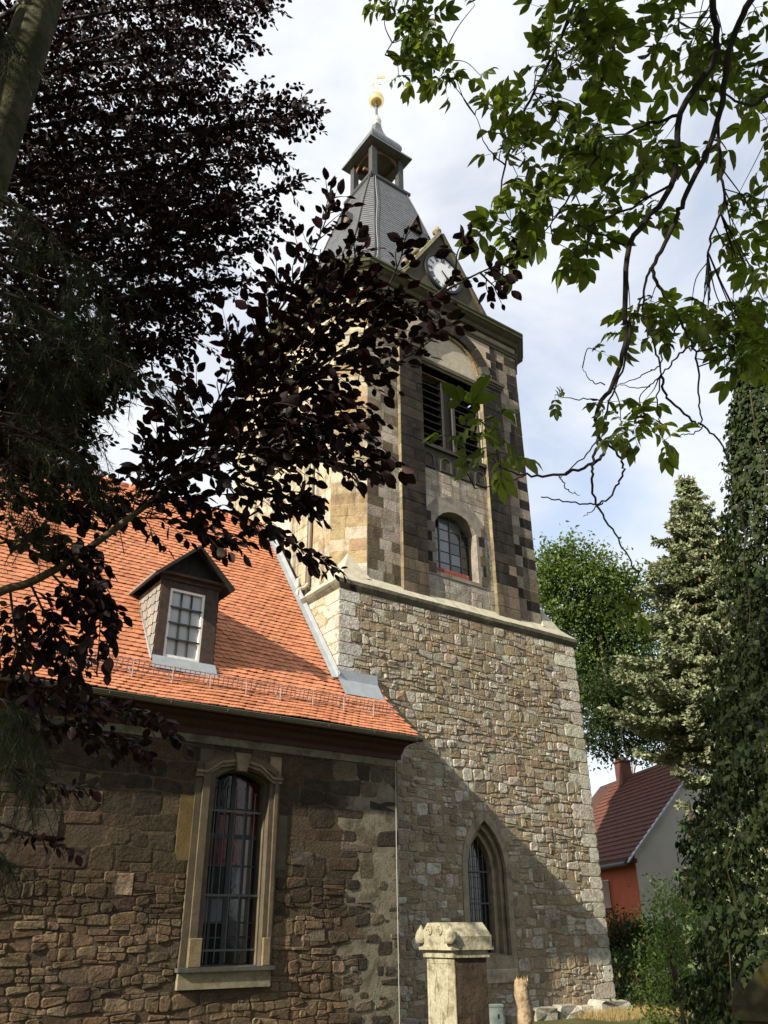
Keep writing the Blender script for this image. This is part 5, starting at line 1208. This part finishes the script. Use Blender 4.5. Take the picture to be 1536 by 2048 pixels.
    X, Y, Z = frames(extra[1], extra[2]); V, F, tt = scatter([(0, 0, 0), (-.30, .45, .06), (0, 1, -.02), (.30, .45, .06)], [(0, 3, 2), (0, 2, 1)], extra[0], X, Y, Z, extra[3], extra[4])
    o = link('added_shade_crown', mesh_np('added_shade_crown', V, F, 'beech_leaf', tt), t); o['kind'] = 'stuff'
    o = fine.build('twigs', 'twig', t); o['kind'] = 'stuff'
    ms = []
    for k in range(5):
        T = np.array(BL); T[:, 2] += .03 * np.sin(T[:, 1] * (5 + k)) * (1 if k % 2 else -1); ms.append(mesh_np('leaf', T, [tuple(f) for f in BT], 'beech_leaf', vary(COL[k], rng), True))
    put_leaves(t, 'leaf', 'foliage', BL, BT, leaves, 'beech_leaf', 300, ms); return len(leaves)
build_beech()

# ------------------------------------------------------------------ feathery conifer at the left edge
def needle_plumes(P, rng, nr, n, L, tints, out):
    Q = spline(P, 8); d = np.gradient(Q, axis=0)
    for i in range(n):
        f = rng.random() * (len(Q) - 1.001); j = int(f); p = Q[j] + (Q[j + 1] - Q[j]) * (f - j); tv = unit(d[j]); v = unit(np.cross(tv, nr.normal(0, 1, 3))); dv = unit(tv * rng.uniform(.5, 1.2) + v)
        out.append((p, dv, nr.normal(0, 1, 3), L * rng.uniform(.6, 1.2), vary(rng.choice(tints), rng, .3, .1)))
NT = [(-.012, 0, 0), (.012, 0, 0), (.014, .6, .02), (0, 1, 0), (-.014, .6, .02)]; NTF = [(0, 1, 2), (0, 2, 4), (4, 2, 3)]
def build_larch():
    rng = random.Random(31); nr = np.random.RandomState(31); foot = at(-420, 1300, 4.2); root = np.array((foot[0] - .4, foot[1], GZ))
    t = thing('larch_tree', 'dark green conifer with feathery drooping twigs at the left edge', 'tree', root)
    m = MB(); m.tube([root, root + (0, 0, 3), root + (.02, 0, 6.5), root + (0, .02, 9)], [.16, .14, .11, .06], 12); m.build('trunk', 'bark', t, True)
    L = []; tn = [(.016, .030, .005), (.021, .037, .006), (.011, .022, .004), (.027, .043, .008)]; fine = MB()
    spots = [(20, 480, 260, 560), (40, 600, 200, 700), (120, 640, 260, 700), (0, 700, 180, 760), (140, 690, 335, 780), (60, 770, 185, 820), (-20, 820, 180, 880), (30, 870, 200, 930), (90, 880, 215, 965), (-20, 930, 120, 1000), (-20, 560, 120, 640), (20, 980, 90, 1060), (-20, 1390, 60, 1480), (-10, 1450, 90, 1540), (-20, 1510, 70, 1590), (10, 1400, 100, 1500), (-30, 1690, 20, 1730), (60, 680, 150, 800), (-20, 640, 80, 760), (-30, 380, 120, 470), (60, 440, 180, 560), (-20, 30, 60, 130), (90, 560, 230, 640)]
    for (x0, y0, x1, y1) in spots:
        dep = rng.uniform(3.3, 4.1); a = at(x0 - 200, y0 - 40, dep); b = at(x0, y0, dep); c = at((x0 + x1) / 2, (y0 + y1) / 2 - 12, dep); e = at(x1, y1, dep); st = np.array((root[0], root[1], a[2] + .3)); W = spline([st, a, b, c, e], 6); m = MB(); m.tube(W, np.linspace(.007, .002, len(W)), 6); m.build('branch', 'twig', t, True)
        for k in range(20):
            f = rng.random(); p = b + (e - b) * f if f < .95 else e; q = p + np.array((rng.uniform(-.12, .12), rng.uniform(-.12, .12), -rng.uniform(.05, .26))) + (e - b) * .15; W = [p, (p + q) / 2 + (0, 0, .02), q]; fine.tube(spline(W, 3), .002, 3, cap=False); needle_plumes(W, rng, nr, 80, .045, tn, L)
    o = fine.build('twigs', 'twig', t); o['kind'] = 'stuff'
    pos = np.array([l[0] for l in L]); X, Y, Z = frames(np.array([l[1] for l in L]), np.array([l[2] for l in L])); V, F, tt = scatter(NT, NTF, pos, X, Y, Z, np.array([l[3] for l in L]), np.array([l[4] for l in L]))
    o = link('needles', mesh_np('needles', V, F, 'needle', tt), t); o['kind'] = 'stuff'
build_larch()

# ------------------------------------------------------------------ walnut
WLT = [(0, 0, 0), (-.10, .10, .02), (-.19, .30, .05), (-.20, .52, .06), (-.14, .76, .04), (0, 1.0, -.04), (.14, .76, .04), (.20, .52, .06), (.19, .30, .05), (.10, .10, .02), (0, .30, -.015), (0, .66, -.01)]
def compound(rng, n=7):
    """a pinnate leaf: stalk with n leaflets, about one unit long"""
    V, F = [], []
    P = np.array([(0, s, -.10 * s * s) for s in np.linspace(0, .62, 6)]); tv, tf = tube(P, np.linspace(.010, .005, 6), 4); V += [tuple(p) for p in tv]; F += tf
    def leaflet(p, ang, L, twist):
        o = len(V); d = np.array((sin(ang), cos(ang), -.28 + rng.uniform(-.15, .1))); X, Y, Z = frames(np.array([d]), np.array([(twist, rng.uniform(-.2, .2), 1.)])); 
        for q in WLT: V.append(tuple(np.array(p) + L * (q[0] * 1.15 * X[0] + q[1] * Y[0] + (q[2] * 1.5 + .05 * sin(q[1] * 6 + twist * 5) - .22 * q[1] ** 2) * Z[0])))
        for f in BT: F.append(tuple(o + i for i in f))
    k = (n - 1) // 2
    for i in range(k):
        s = .22 + .36 * i / max(1, k - 1); p = (0, s, -.10 * s * s)
        for sg in (-1, 1): leaflet(p, sg * (rng.uniform(.85, 1.25) - .12 * i), (.30 + .09 * i) * rng.uniform(.85, 1.15), sg * rng.uniform(-.2, .5))
    leaflet((0, .62, -.04), rng.uniform(-.15, .15), .52 * rng.uniform(.9, 1.1), rng.uniform(-.3, .3)); return V, F
def build_walnut():
    rng = random.Random(41); nr = np.random.RandomState(41); D = 5.0
    hub = at(1900, -500, 6.5); root = np.array((hub[0] + .6, hub[1] - .8, GZ))
    t = thing('walnut_tree', 'walnut tree with drooping bare twigs and green leaves hanging in from the upper right', 'tree', root)
    top = np.array((root[0], root[1], hub[2])); m = MB(); m.tube(spline([root, root + (0, 0, 2.2), (root + top) / 2 + (.1, 0, .6), top], 6), np.linspace(.32, .16, 19), 16); m.build('trunk', 'walnut_bark', t, True)
    B = []
    def br(P, r0, r1, D0=4.6, D1=4.2, name='branch'):
        W = [at(x, y, D0 + (D1 - D0) * i / max(1, len(P) - 1)) for i, (x, y) in enumerate(P)]; Q = spline(W, 6)
        Q = Q + np.concatenate([np.zeros((1, 3)), nr.normal(0, .004, (len(Q) - 2, 3)), np.zeros((1, 3))]); m = MB(); m.tube(Q, np.linspace(r0, r1, len(Q)), 7); m.build(name, 'walnut_bark', t, True); B.append(Q); return Q
    def limb(P0): m = MB(); Q = spline([top, (top + at(*P0)) / 2 + (0, 0, .35), at(*P0)], 8); m.tube(Q, np.linspace(.10, .03, len(Q)), 10); m.build('limb', 'walnut_bark', t, True)
    limb((1430, -80, 4.8)); limb((1520, -60, 4.6)); limb((1580, 160, 4.4)); limb((1620, 560, 4.2)); limb((1180, -120, 5.2)); limb((870, -120, 5.4))
    br([(1430, -80), (1424, 0), (1430, 114), (1361, 228), (1342, 371), (1259, 490), (1250, 627), (1256, 663), (1230, 760), (1195, 816), (1197, 865), (1209, 900), (1188, 925), (1119, 949), (1052, 949), (1000, 935)], .020, .005, 4.6, 4.0)
    br([(1520, -60), (1500, 0), (1459, 103), (1436, 245), (1373, 388), (1350, 445), (1310, 525), (1316, 570), (1362, 645), (1384, 687)], .020, .006, 4.4, 4.3)
    br([(1580, 160), (1500, 210), (1440, 180)], .014, .004); br([(1436, 245), (1440, 330), (1448, 400), (1420, 480), (1416, 540), (1420, 600)], .009, .004)
    br([(1195, 880), (1188, 920), (1185, 949), (1192, 1001), (1209, 1036), (1241, 1085), (1269, 1137), (1285, 1142)], .008, .003, 4.1, 4.1)
    br([(1209, 885), (1223, 895), (1246, 928), (1237, 966), (1206, 1005), (1167, 1008), (1119, 1001), (1082, 994)], .007, .003, 4.05, 4.05)
    br([(1052, 949), (1010, 968), (950, 977)], .005, .002, 4.0, 4.0); br([(1119, 949), (1128, 968), (1140, 985), (1160, 990)], .004, .0015, 4.0, 4.0); br([(1206, 1005), (1185, 1020), (1167, 1034)], .004, .0015, 4.05, 4.05)
    br([(1250, 640), (1262, 655), (1250, 720), (1222, 790), (1205, 850), (1180, 900), (1130, 946)], .007, .003, 4.3, 4.1)
    br([(1290, 640), (1310, 700), (1321, 750), (1314, 809), (1320, 850), (1316, 880)], .006, .002, 4.2, 4.2); br([(1321, 750), (1335, 795), (1384, 841), (1405, 851), (1440, 883), (1455, 915), (1464, 945), (1480, 950)], .007, .003, 4.2, 4.2)
    br([(1384, 687), (1398, 740), (1396, 795), (1405, 844), (1388, 866), (1350, 872)], .006, .0025, 4.3, 4.2); br([(1384, 690), (1350, 720), (1321, 750), (1290, 775), (1240, 770)], .006, .002, 4.3, 4.2); br([(1362, 645), (1330, 690), (1318, 730), (1285, 750), (1232, 775)], .006, .002, 4.3, 4.2)
    br([(1195, 800), (1150, 798), (1110, 790)], .004, .0015, 4.1, 4.1); br([(1210, 770), (1180, 760), (1165, 735)], .0035, .0015, 4.1, 4.1); br([(1310, 525), (1288, 570), (1290, 640)], .008, .005, 4.3, 4.25)
    br([(1180, -120), (1150, 0), (1100, 120), (1050, 220), (1010, 330), (1000, 420)], .014, .004, 5.2, 4.8); br([(1360, 230), (1270, 260), (1180, 330), (1120, 420), (1080, 480)], .010, .003, 4.6, 4.6); br([(1340, 371), (1250, 420), (1180, 450), (1140, 470)], .008, .003, 4.5, 4.5)
    br([(870, -120), (840, 0), (800, 60), (770, 110)], .009, .003, 5.4, 5.2); br([(840, 0), (870, 70), (900, 120)], .006, .002, 5.4, 5.2); br([(1010, 330), (980, 300), (950, 230)], .005, .002, 4.8, 4.8); br([(1250, 490), (1200, 470), (1130, 440)], .007, .003, 4.4, 4.4)
    allp = np.concatenate(B); leaves = []; fine = MB()
    COL = [(.082, .106, .030), (.064, .086, .025), (.098, .124, .036), (.056, .074, .022), (.125, .150, .042)]
    def tip(x, y, dep, nl, size, bright=1.0):
        p = at(x, y, dep); j = np.argmin(((allp - p) ** 2).sum(1)); q = allp[j]
        if np.linalg.norm(q - p) > .02:
            W = spline([q, (q + p) / 2 + nr.normal(0, .02, 3) + (0, 0, .02), p], 4); fine.tube(W, np.linspace(.0042, .002, len(W)), 4, cap=False); ax = unit(p - q)
        else: ax = unit(nr.normal(0, 1, 3))
        for k in range(nl):
            a = 2 * pi * k / nl + rng.uniform(-.5, .5); e1 = unit(np.cross(ax, (0.1, .2, 1))); e2 = np.cross(ax, e1); d = unit(ax * rng.uniform(.2, .9) + e1 * cos(a) + e2 * sin(a) + np.array((0, 0, -.35)))
            leaves.append((p, d, np.array((0, 0, 1.)) + nr.normal(0, .35, 3), size * rng.uniform(.75, 1.2), tuple(c * bright for c in vary(rng.choice(COL), rng, .2, .08))))
    regs = [([(700, 10), (760, -20), (880, -20), (870, 80), (860, 150), (790, 165), (730, 130)], 5.3, 17, 3, .20), ([(880, 110), (940, 150), (900, 190), (870, 140)], 5.2, 3, 3, .20),
            ([(940, 180), (1000, 130), (1060, 110), (1130, 60), (1250, 20), (1250, 180), (1190, 300), (1100, 330), (1010, 330), (950, 260)], 4.9, 20, 4, .24), ([(980, 330), (1100, 300), (1180, 330), (1230, 440), (1190, 510), (1080, 500), (1000, 450)], 4.7, 14, 4, .26), ([(1040, 60), (1130, -10), (1420, -10), (1420, 120), (1300, 220), (1200, 200)], 4.9, 16, 4, .24),
            ([(1380, 60), (1536, 0), (1560, 120), (1560, 420), (1460, 400), (1400, 250)], 4.8, 14, 4, .22), ([(1240, 600), (1330, 590), (1360, 690), (1300, 660)], 4.3, 4, 4, .20), ([(1360, 600), (1540, 560), (1540, 720), (1420, 730), (1370, 660)], 4.6, 20, 4, .19), ([(1130, 785), (1250, 760), (1300, 800), (1320, 890), (1240, 900), (1150, 850)], 4.15, 7, 3, .18), ([(1160, 270), (1330, 250), (1330, 440), (1240, 470)], 4.8, 9, 4, .24), ([(1440, 380), (1540, 380), (1540, 540), (1450, 520)], 4.8, 8, 4, .2), ([(1180, 640), (1260, 600), (1280, 660), (1220, 690)], 4.5, 2, 3, .17)]
    for poly, dep, n, nl, size in regs:
        for k in range(n): x, y = sample(poly, rng); tip(x, y, dep + rng.uniform(-.35, .45), nl, size)
    for (x, y, dep, nl, size) in ((965, 845, 3.4, 5, .24), (925, 875, 3.4, 4, .22), (1000, 905, 3.5, 4, .2), (960, 150, 5.1, 2, .2), (1110, 790, 4.1, 2, .14), (1190, 700, 4.1, 2, .12), (1330, 880, 4.2, 2, .2), (1235, 1195, 4.4, 3, .15), (1255, 1210, 4.4, 2, .15), (950, 10, 5.0, 1, .2), (1020, 500, 4.5, 2, .24), (990, 440, 4.5, 2, .26)): tip(x, y, dep, nl, size)
    # crown extended unseen over and behind the viewer, added to block sky light
    over = shade_crown_cloud(nr, 60000, top + (-3.0, -2.5, .3), (10.0, 7.0, 4.2), 1.2, .15, COL)
    X, Y, Z = frames(over[1], over[2]); V, F, tt = scatter([(0, 0, 0), (-.24, .45, .06), (0, 1, -.02), (.24, .45, .06)], [(0, 3, 2), (0, 2, 1)], over[0], X, Y, Z, over[3], over[4])
    o = link('added_shade_crown', mesh_np('added_shade_crown', V, F, 'walnut_leaf', tt), t); o['kind'] = 'stuff'
    o = fine.build('twigs', 'walnut_bark', t); o['kind'] = 'stuff'
    var = [compound(rng, n) for n in (7, 5, 7, 5, 7, 5)]; ms = [mesh_np('leaf', V, F, 'walnut_leaf', COL[k % 5], True) for k, (V, F) in enumerate(var)]
    pos = np.array([l[0] for l in leaves]); X, Y, Z = frames(np.array([l[1] for l in leaves]), np.array([l[2] for l in leaves])); S = np.array([l[3] for l in leaves])
    a = pos - CAM; kk = a @ FW; u = 768 + FPX * (a @ RT) / kk; v = 1024 - FPX * (a @ UP) / kk; vis = (u > -20) & (u < 1556) & (v > -20) & (v < 2060) & (kk > .3); order = np.argsort(-np.where(vis, S / np.maximum(kk, .1), 0)); big = set(int(i) for i in order[:300] if vis[i]); R = MB()
    for i in range(len(leaves)):
        j = rng.randrange(len(var))
        if i in big: o = link('leaf', ms[j], t); o.matrix_basis = axes_matrix(pos[i], X[i], Y[i], Z[i], S[i])
        else: V = np.array(var[j][0]); R.add(pos[i] + S[i] * (V[:, 0:1] * X[i] + V[:, 1:2] * Y[i] + V[:, 2:3] * Z[i]), var[j][1], leaves[i][4])
    o = R.build('foliage', 'walnut_leaf', t, True, tint=True); o['kind'] = 'stuff'
    return len(leaves), int(vis.sum())
build_walnut()

# ------------------------------------------------------------------ trees beyond the tower
LT = [(0, 0, 0), (-.28, .35, .06), (0, 1, -.02), (.28, .35, .06)]; LTF = [(0, 3, 2), (0, 2, 1)]
def leaf_cloud(parent, name, L, material):
    pos = np.array([l[0] for l in L]); X, Y, Z = frames(np.array([l[1] for l in L]), np.array([l[2] for l in L])); V, F, tt = scatter(LT, LTF, pos, X, Y, Z, np.array([l[3] for l in L]), np.array([l[4] for l in L]))
    return link(name, mesh_np(name, V, F, material, tt), parent)
def broadleaf(name, label, base, lobes, n, size, cols, rng_seed, trunk_r=.3, group=None, mat_='tree_leaf', limbs=True):
    """lobes: (centre, radii) in world space; leaves gather in clumps through each lobe"""
    rng = random.Random(rng_seed); nr = np.random.RandomState(rng_seed); t = thing(name, label, 'tree' if 'tree' in name else 'shrub', base, group); bpy.context.view_layer.update()
    base = np.array((*np.mean([c for c, r in lobes], axis=0)[:2], base[2]), float); t.location = base; WORG[t.name] = tuple(base); hi = max(c[2] for c, r in lobes); m = MB(); topc = np.mean([c for c, r in lobes], axis=0)
    P = spline([base + (0, 0, -.2), base + (topc - base) * .35 + (.1, 0, 0), base + (topc - base) * .8, (topc[0], topc[1], hi)], 5); m.tube(P, np.linspace(trunk_r, trunk_r * .2, len(P)), 10)
    m.build('trunk', 'bark', t, True)
    if limbs:
        for c, r in lobes:
            j = rng.randrange(len(P) // 3, max(len(P) // 3 + 1, int(len(P) * .75))); Q = spline([P[j], (P[j] + c) / 2 + nr.normal(0, .15, 3), np.array(c) + nr.normal(0, .2, 3) * np.array(r)], 4); m = MB(); m.tube(Q, np.linspace(trunk_r * .35, trunk_r * .08, len(Q)), 6); m.build('limb', 'bark', t, True)
    L = []; vol = np.array([np.prod(r) ** .67 for c, r in lobes]); cnt = (n * vol / vol.sum()).astype(int)
    for (c, r), q in zip(lobes, cnt):
        c = np.array(c); r = np.array(r); k = max(4, q // 26)
        for _ in range(k):
            d = unit(nr.normal(0, 1, 3)); rad = rng.uniform(.45, 1.08); cc = c + d * r * rad; tone = rng.uniform(.7, 1.25); cs = size * rng.uniform(1.6, 3.2); col_ = rng.choice(cols)
            ax = unit(d + np.array((0, 0, -.2)))
            for _ in range(26):
                p = cc + nr.normal(0, 1, 3) * cs * np.array((1, 1, .55)); L.append((p, unit(ax * .6 + nr.normal(0, 1, 3) + np.array((0, 0, -.2))), unit(nr.normal(0, .7, 3) + np.array((0, 0, 1))), size * rng.uniform(.7, 1.3), tuple(x * tone for x in vary(col_, rng, .15, .06))))
    o = leaf_cloud(t, 'crown', L, mat_); return t
GRN = [(.070, .115, .022), (.055, .095, .018), (.085, .13, .028), (.045, .080, .016)]; DGR = [(.028, .045, .012), (.022, .036, .010), (.034, .052, .015), (.018, .030, .009)]
def px(x, y, t): return at(x, y, t)
def lob(x, y, t, r): return (at(x, y, t), (r, r, r * .85))
b = at(1200, 1900, 52); q = 1.37
broadleaf('ash_tree', 'light green broadleaf tree standing behind the right edge of the tower', (b[0], b[1], GZ), [lob(x, y, 52 + dt, r * q * .85) for x, y, r, dt in ((1095, 1125, .45, 0), (1135, 1088, .35, 0), (1195, 1120, .5, 0), (1228, 1150, .5, 0), (1275, 1160, .5, 0), (1300, 1200, .6, 0), (1090, 1180, .6, 0), (1115, 1150, 1.2, 0), (1165, 1140, 1.1, 0), (1205, 1175, 1.2, 0), (1250, 1180, .8, 1), (1130, 1220, 1.5, 0), (1190, 1240, 1.6, 1), (1245, 1260, 1.4, 0), (1140, 1310, 1.4, 0), (1205, 1320, 1.5, 1), (1265, 1330, 1.3, 0), (1295, 1260, 1.0, 1), (1112, 1108, .55, 0), (1150, 1102, .5, 0), (1170, 1390, 1.3, 0), (1240, 1400, 1.3, 0))], 30000, .27, [(.088, .128, .030), (.070, .108, .025), (.105, .146, .036), (.058, .092, .022)], 51, .2, limbs=False)
b = at(1265, 1900, 46); broadleaf('dark_tree', 'dark green feathery tree above the red house roof', (b[0], b[1], GZ), [lob(1210, 1420, 46, 1.62), lob(1250, 1450, 46, 1.88), lob(1190, 1480, 46, 1.25), lob(1290, 1430, 46, 1.62), lob(1225, 1500, 46, 0.75), lob(1215, 1370, 46, 1.50), lob(1300, 1490, 46, 1.25), lob(1270, 1380, 46, 1.62)], 11000, .22, DGR, 52, .12)

def build_spruce(name, label, x_top, y_top, dep, base_px, r_low, z_low, seed, cols, prof_=(.5, .53, 1., .75, .53, .42, .30, .19, .11, .01), PF=(0, .36, .45, .66, .755, .80, .86, .90, .95, 1)):
    rng = random.Random(seed); nr = np.random.RandomState(seed); topp = at(x_top, y_top, dep); base = np.array((topp[0], topp[1], GZ))
    t = thing(name, label, 'tree', base); axis = topp - base; Hh = axis[2]; m = MB(); m.tube([base, base + axis * .5, topp], [.2, .12, .015], 10); m.build('trunk', 'bark', t, True)
    L = []; z = z_low; fine = MB()
    while z < Hh - .15:
        f = z / Hh; rr = r_low * float(np.interp(f, PF, prof_)) + .05; nb = 8 if f < .8 else 6; off = rng.uniform(0, 6.28)
        for k in range(nb):
            a = off + 2 * pi * k / nb + rng.uniform(-.25, .25); ln = rr * rng.uniform(.5, 1.2); p0 = base + axis * f; dv = np.array((cos(a), sin(a), 0)); P = spline([p0, p0 + dv * ln * .5 + (0, 0, -.10 * ln), p0 + dv * ln + (0, 0, .05 * ln)], 4); fine.tube(P, np.linspace(.022, .006, len(P)), 4, cap=False)
            n = max(3, int(ln / .085)); sd = np.array((-dv[1], dv[0], 0))
            for i in range(n):
                s = (i + .5) / n; j = min(len(P) - 2, int(s * (len(P) - 1))); c = P[j] + (P[j + 1] - P[j]) * (s * (len(P) - 1) - j); w = ln * .42 * (1 - s) + .10; tone = rng.uniform(.75, 1.25); cc = rng.choice(cols)
                for sg in (-1, 1):
                    e = sd * sg * w * rng.uniform(.6, 1.1) + dv * w * .7 + np.array((0, 0, rng.uniform(-.12, .06))); m_ = max(2, int(np.linalg.norm(e) / .11))
                    for q in range(m_):
                        p = c + e * (q + .5) / m_
                        for _ in range(7): L.append((p + nr.normal(0, .02, 3), unit(e * 1.2 / np.linalg.norm(e) + nr.normal(0, .6, 3) + np.array((0, 0, .12))), nr.normal(0, 1, 3), rng.uniform(.09, .17), tuple(x * tone for x in vary(cc, rng, .15, .05))))
        z += rng.uniform(.46, .72) * (1.2 - .65 * f)
    o = fine.build('branches', 'bark', t); o['kind'] = 'stuff'; leaf_cloud(t, 'crown', L, 'needle')
    for k in range(26):                             # cones near the top
        f = rng.uniform(.55, .97); a = rng.uniform(0, 6.28); r = r_low * (1 - f) * 1.2; p = base + axis * f + np.array((cos(a) * r, sin(a) * r, -.05)); m = MB(); m.lathe(p - (0, 0, .12), [(.01, 0), (.028, .04), (.028, .1), (.01, .14)], 6); m.build('cone', 'brown_wood', t)
    return len(L)
BLU = [(.19, .215, .12), (.21, .235, .145), (.15, .18, .10), (.24, .26, .17)]
(build_spruce('spruce_tree', 'tall grey-green spruce with a narrow pointed top between tower and ivy', 1368, 948, 27.0, 1412, 3.2, 1.2, 61, BLU))
# lower spruce boughs beside the white gable
(build_spruce('small_spruce_tree', 'small pale green young spruce in front of the white gable', 1378, 1600, 17.5, 1412, .80, .3, 62, [(.09, .125, .06), (.10, .135, .065), (.115, .145, .085)], (1., .62, .15, .03), (0, .5, .9, 1)))

# ivy-clad trunk at the right edge
IV = [(0, 0, 0), (-.42, .12, .03), (-.30, .42, .05), (-.34, .62, .03), (0, 1, -.05), (.34, .62, .03), (.30, .42, .05), (.42, .12, .03), (0, .45, 0)]; IVF = [(0, 8, 1), (1, 8, 2), (2, 8, 3), (3, 8, 4), (4, 8, 5), (5, 8, 6), (6, 8, 7), (7, 8, 0)]
def build_ivy_tree():
    rng = random.Random(71); nr = np.random.RandomState(71); c = at(1592, 1000, 12.5); base = np.array((c[0], c[1], GZ))
    t = thing('ivy_covered_tree', 'tree thickly clad in hanging ivy at the right edge', 'tree', base); m = MB(); m.tube([base, base + (0, 0, 4), base + (.1, 0, 8.6)], [.3, .2, .08], 12); m.build('trunk', 'bark', t, True)
    zs = []; rs = []                                # outline: how far the ivy reaches out at each height
    for y, left in ((600, 1500), (780, 1462), (900, 1452), (1000, 1436), (1120, 1450), (1250, 1438), (1400, 1424), (1500, 1400), (1700, 1372), (1850, 1362), (2040, 1365)):
        lo, hi = GZ - 3, 12
        for _ in range(30):
            mid = (lo + hi) / 2; v = proj((c[0], c[1], mid))[1]; lo, hi = (mid, hi) if v > y else (lo, mid)
        u, v, k = proj((c[0], c[1], mid)); zs.append(mid); rs.append((u - left) / FPX * k * .87)
    zs, rs = np.array(zs[::-1]), np.array(rs[::-1]); L = []; th0 = atan2(CAM[1] - c[1], CAM[0] - c[0])
    for i in range(56000):
        q_ = rng.random(); z = rng.uniform(GZ, zs[-1]) if q_ < .4 else rng.uniform(3.2, zs[-1]) if q_ < .7 else rng.uniform(GZ, 3.5); a = th0 + rng.uniform(-2.0, 2.0); r = float(np.interp(z, zs, rs)); d = np.array((cos(a), sin(a), 0))
        r *= 1 + .10 * sin(z * 3.1 + a * 5) + .07 * sin(z * 8 - a * 9) - abs(nr.normal(0, .09 if z < 3 else .25)); p = np.array((c[0], c[1], z)) + d * r + nr.normal(0, .03, 3)
        L.append((p, unit(np.array((0, 0, -1.)) + d * .35 + nr.normal(0, .45, 3)), unit(d + np.array((0, 0, .35)) + nr.normal(0, .35, 3)), rng.uniform(.045, .11), vary(rng.choice([(.024, .036, .010), (.018, .029, .008), (.032, .046, .013), (.014, .023, .007)]), rng, .2, .06)))
    pos = np.array([l[0] for l in L]); X, Y, Z = frames(np.array([l[1] for l in L]), np.array([l[2] for l in L])); V, F, tt = scatter(IV, IVF, pos, X, Y, Z, np.array([l[3] for l in L]), np.array([l[4] for l in L]))
    o = link('ivy', mesh_np('ivy', V, F, 'ivy_leaf', tt, True), t)
    for (pp, r) in (([(1470, 1010), (1490, 1060), (1488, 1130), (1500, 1200), (1498, 1260)], .012), ([(1500, 780), (1512, 860), (1530, 930), (1528, 1000)], .012), ([(1475, 1660), (1462, 1700), (1455, 1740), (1470, 1790), (1480, 1860)], .010), ([(1455, 1840), (1460, 1920), (1465, 1990), (1480, 2030)], .010), ([(1475, 1670), (1500, 1665), (1520, 1690)], .008)):
        dd = 9.2 if pp[0][1] > 1500 else 11.0; Q = spline([at(x, y, dd) for x, y in pp], 6); m = MB(); m.tube(Q, np.linspace(r, r * .6, len(Q)), 6); m.build('ivy_stem', 'beech_bark', t, True)
build_ivy_tree()

# shrubs at the foot
def lobes_px(spec, t): return [(at(x, y, t), (r, r, r)) for x, y, r in spec]
b = at(1335, 2000, 15); broadleaf('elder_shrub', 'bright green leafy shrub below the small spruce', (b[0], b[1], GZ), lobes_px([(1350, 1780, .35), (1335, 1840, .4), (1325, 1900, .38), (1345, 1950, .4), (1310, 2010, .4), (1345, 2040, .42), (1375, 1860, .4)], 15.0), 2600, .085, [(.11, .17, .035), (.09, .14, .03), (.13, .19, .045)], 81, .05)
b = at(1250, 1980, 26); broadleaf('yew_hedge', 'dark green clipped yew hedge below the orange house wall', (b[0], b[1], GZ), lobes_px([(1235, 1870, .7), (1270, 1880, .75), (1225, 1900, .6), (1310, 1890, .8), (1345, 1900, .8), (1255, 1920, .7)], 26.5), 11000, .10, DGR, 82, .08)
b = at(1235, 2000, 24.5); broadleaf('ivy_shrub', 'small light green bush at the right foot of the tower', (b[0], b[1], GZ), lobes_px([(1238, 1925, .28), (1245, 1955, .22), (1240, 2010, .25), (1248, 2040, .3)], 24.3), 1500, .075, [(.09, .13, .03), (.07, .11, .025)], 83, .04)
b = at(1400, 2000, 21); broadleaf('laurel_shrub', 'large dark evergreen bush in shadow under the spruce', (b[0], b[1], GZ), lobes_px([(1290, 1960, 1.0), (1340, 1960, 1.1), (1420, 1930, 1.2), (1440, 1980, 1.3), (1320, 2020, 1.1), (1470, 1800, 1.2), (1500, 1850, 1.6), (1270, 2020, .6)], 21.5), 14000, .10, DGR, 84, .1)
b = at(1440, 1800, 30); broadleaf('tall_dark_tree', 'dark dense tree behind the spruce and ivy', (b[0], b[1], GZ), [lob(1460, 1300, 31, 2.2), lob(1500, 1450, 31, 2.4), lob(1470, 1500, 31, 1.6), lob(1470, 1620, 31, 1.7), lob(1520, 1650, 31, 2.2), lob(1460, 1740, 30, 1.4), lob(1520, 1250, 31, 1.8)], 14000, .16, DGR, 85, .3)

# dry grass at the foot of the tower
def build_grass():
    rng = random.Random(91); nr = np.random.RandomState(91); L = []
    for i in range(3600):
        x = rng.uniform(16.6, 19.3); y = rng.uniform(-1.9, -.45); h = rng.uniform(.08, .20) * (1.2 if x > 16.8 else .8); L.append((np.array((x, y, GZ - .04)), unit(np.array((rng.uniform(-.5, .5), rng.uniform(-.5, .5), 1))), nr.normal(0, 1, 3), h, vary((.34, .25, .11), rng, .2, .1)))
    T = [(-.03, 0, 0), (.03, 0, 0), (0, 1, .1)]; pos = np.array([l[0] for l in L]); X, Y, Z = frames(np.array([l[1] for l in L]), np.array([l[2] for l in L])); V, F, tt = scatter(T, [(0, 1, 2)], pos, X, Y, Z, np.array([l[3] for l in L]), np.array([l[4] for l in L]))
    o = link('dry_grass', mesh_np('dry_grass', V, F, 'straw', tt)); o['kind'] = 'stuff'; o['label'] = 'dry straw-coloured grass at the foot of the tower'; o['category'] = 'grass'
build_grass()
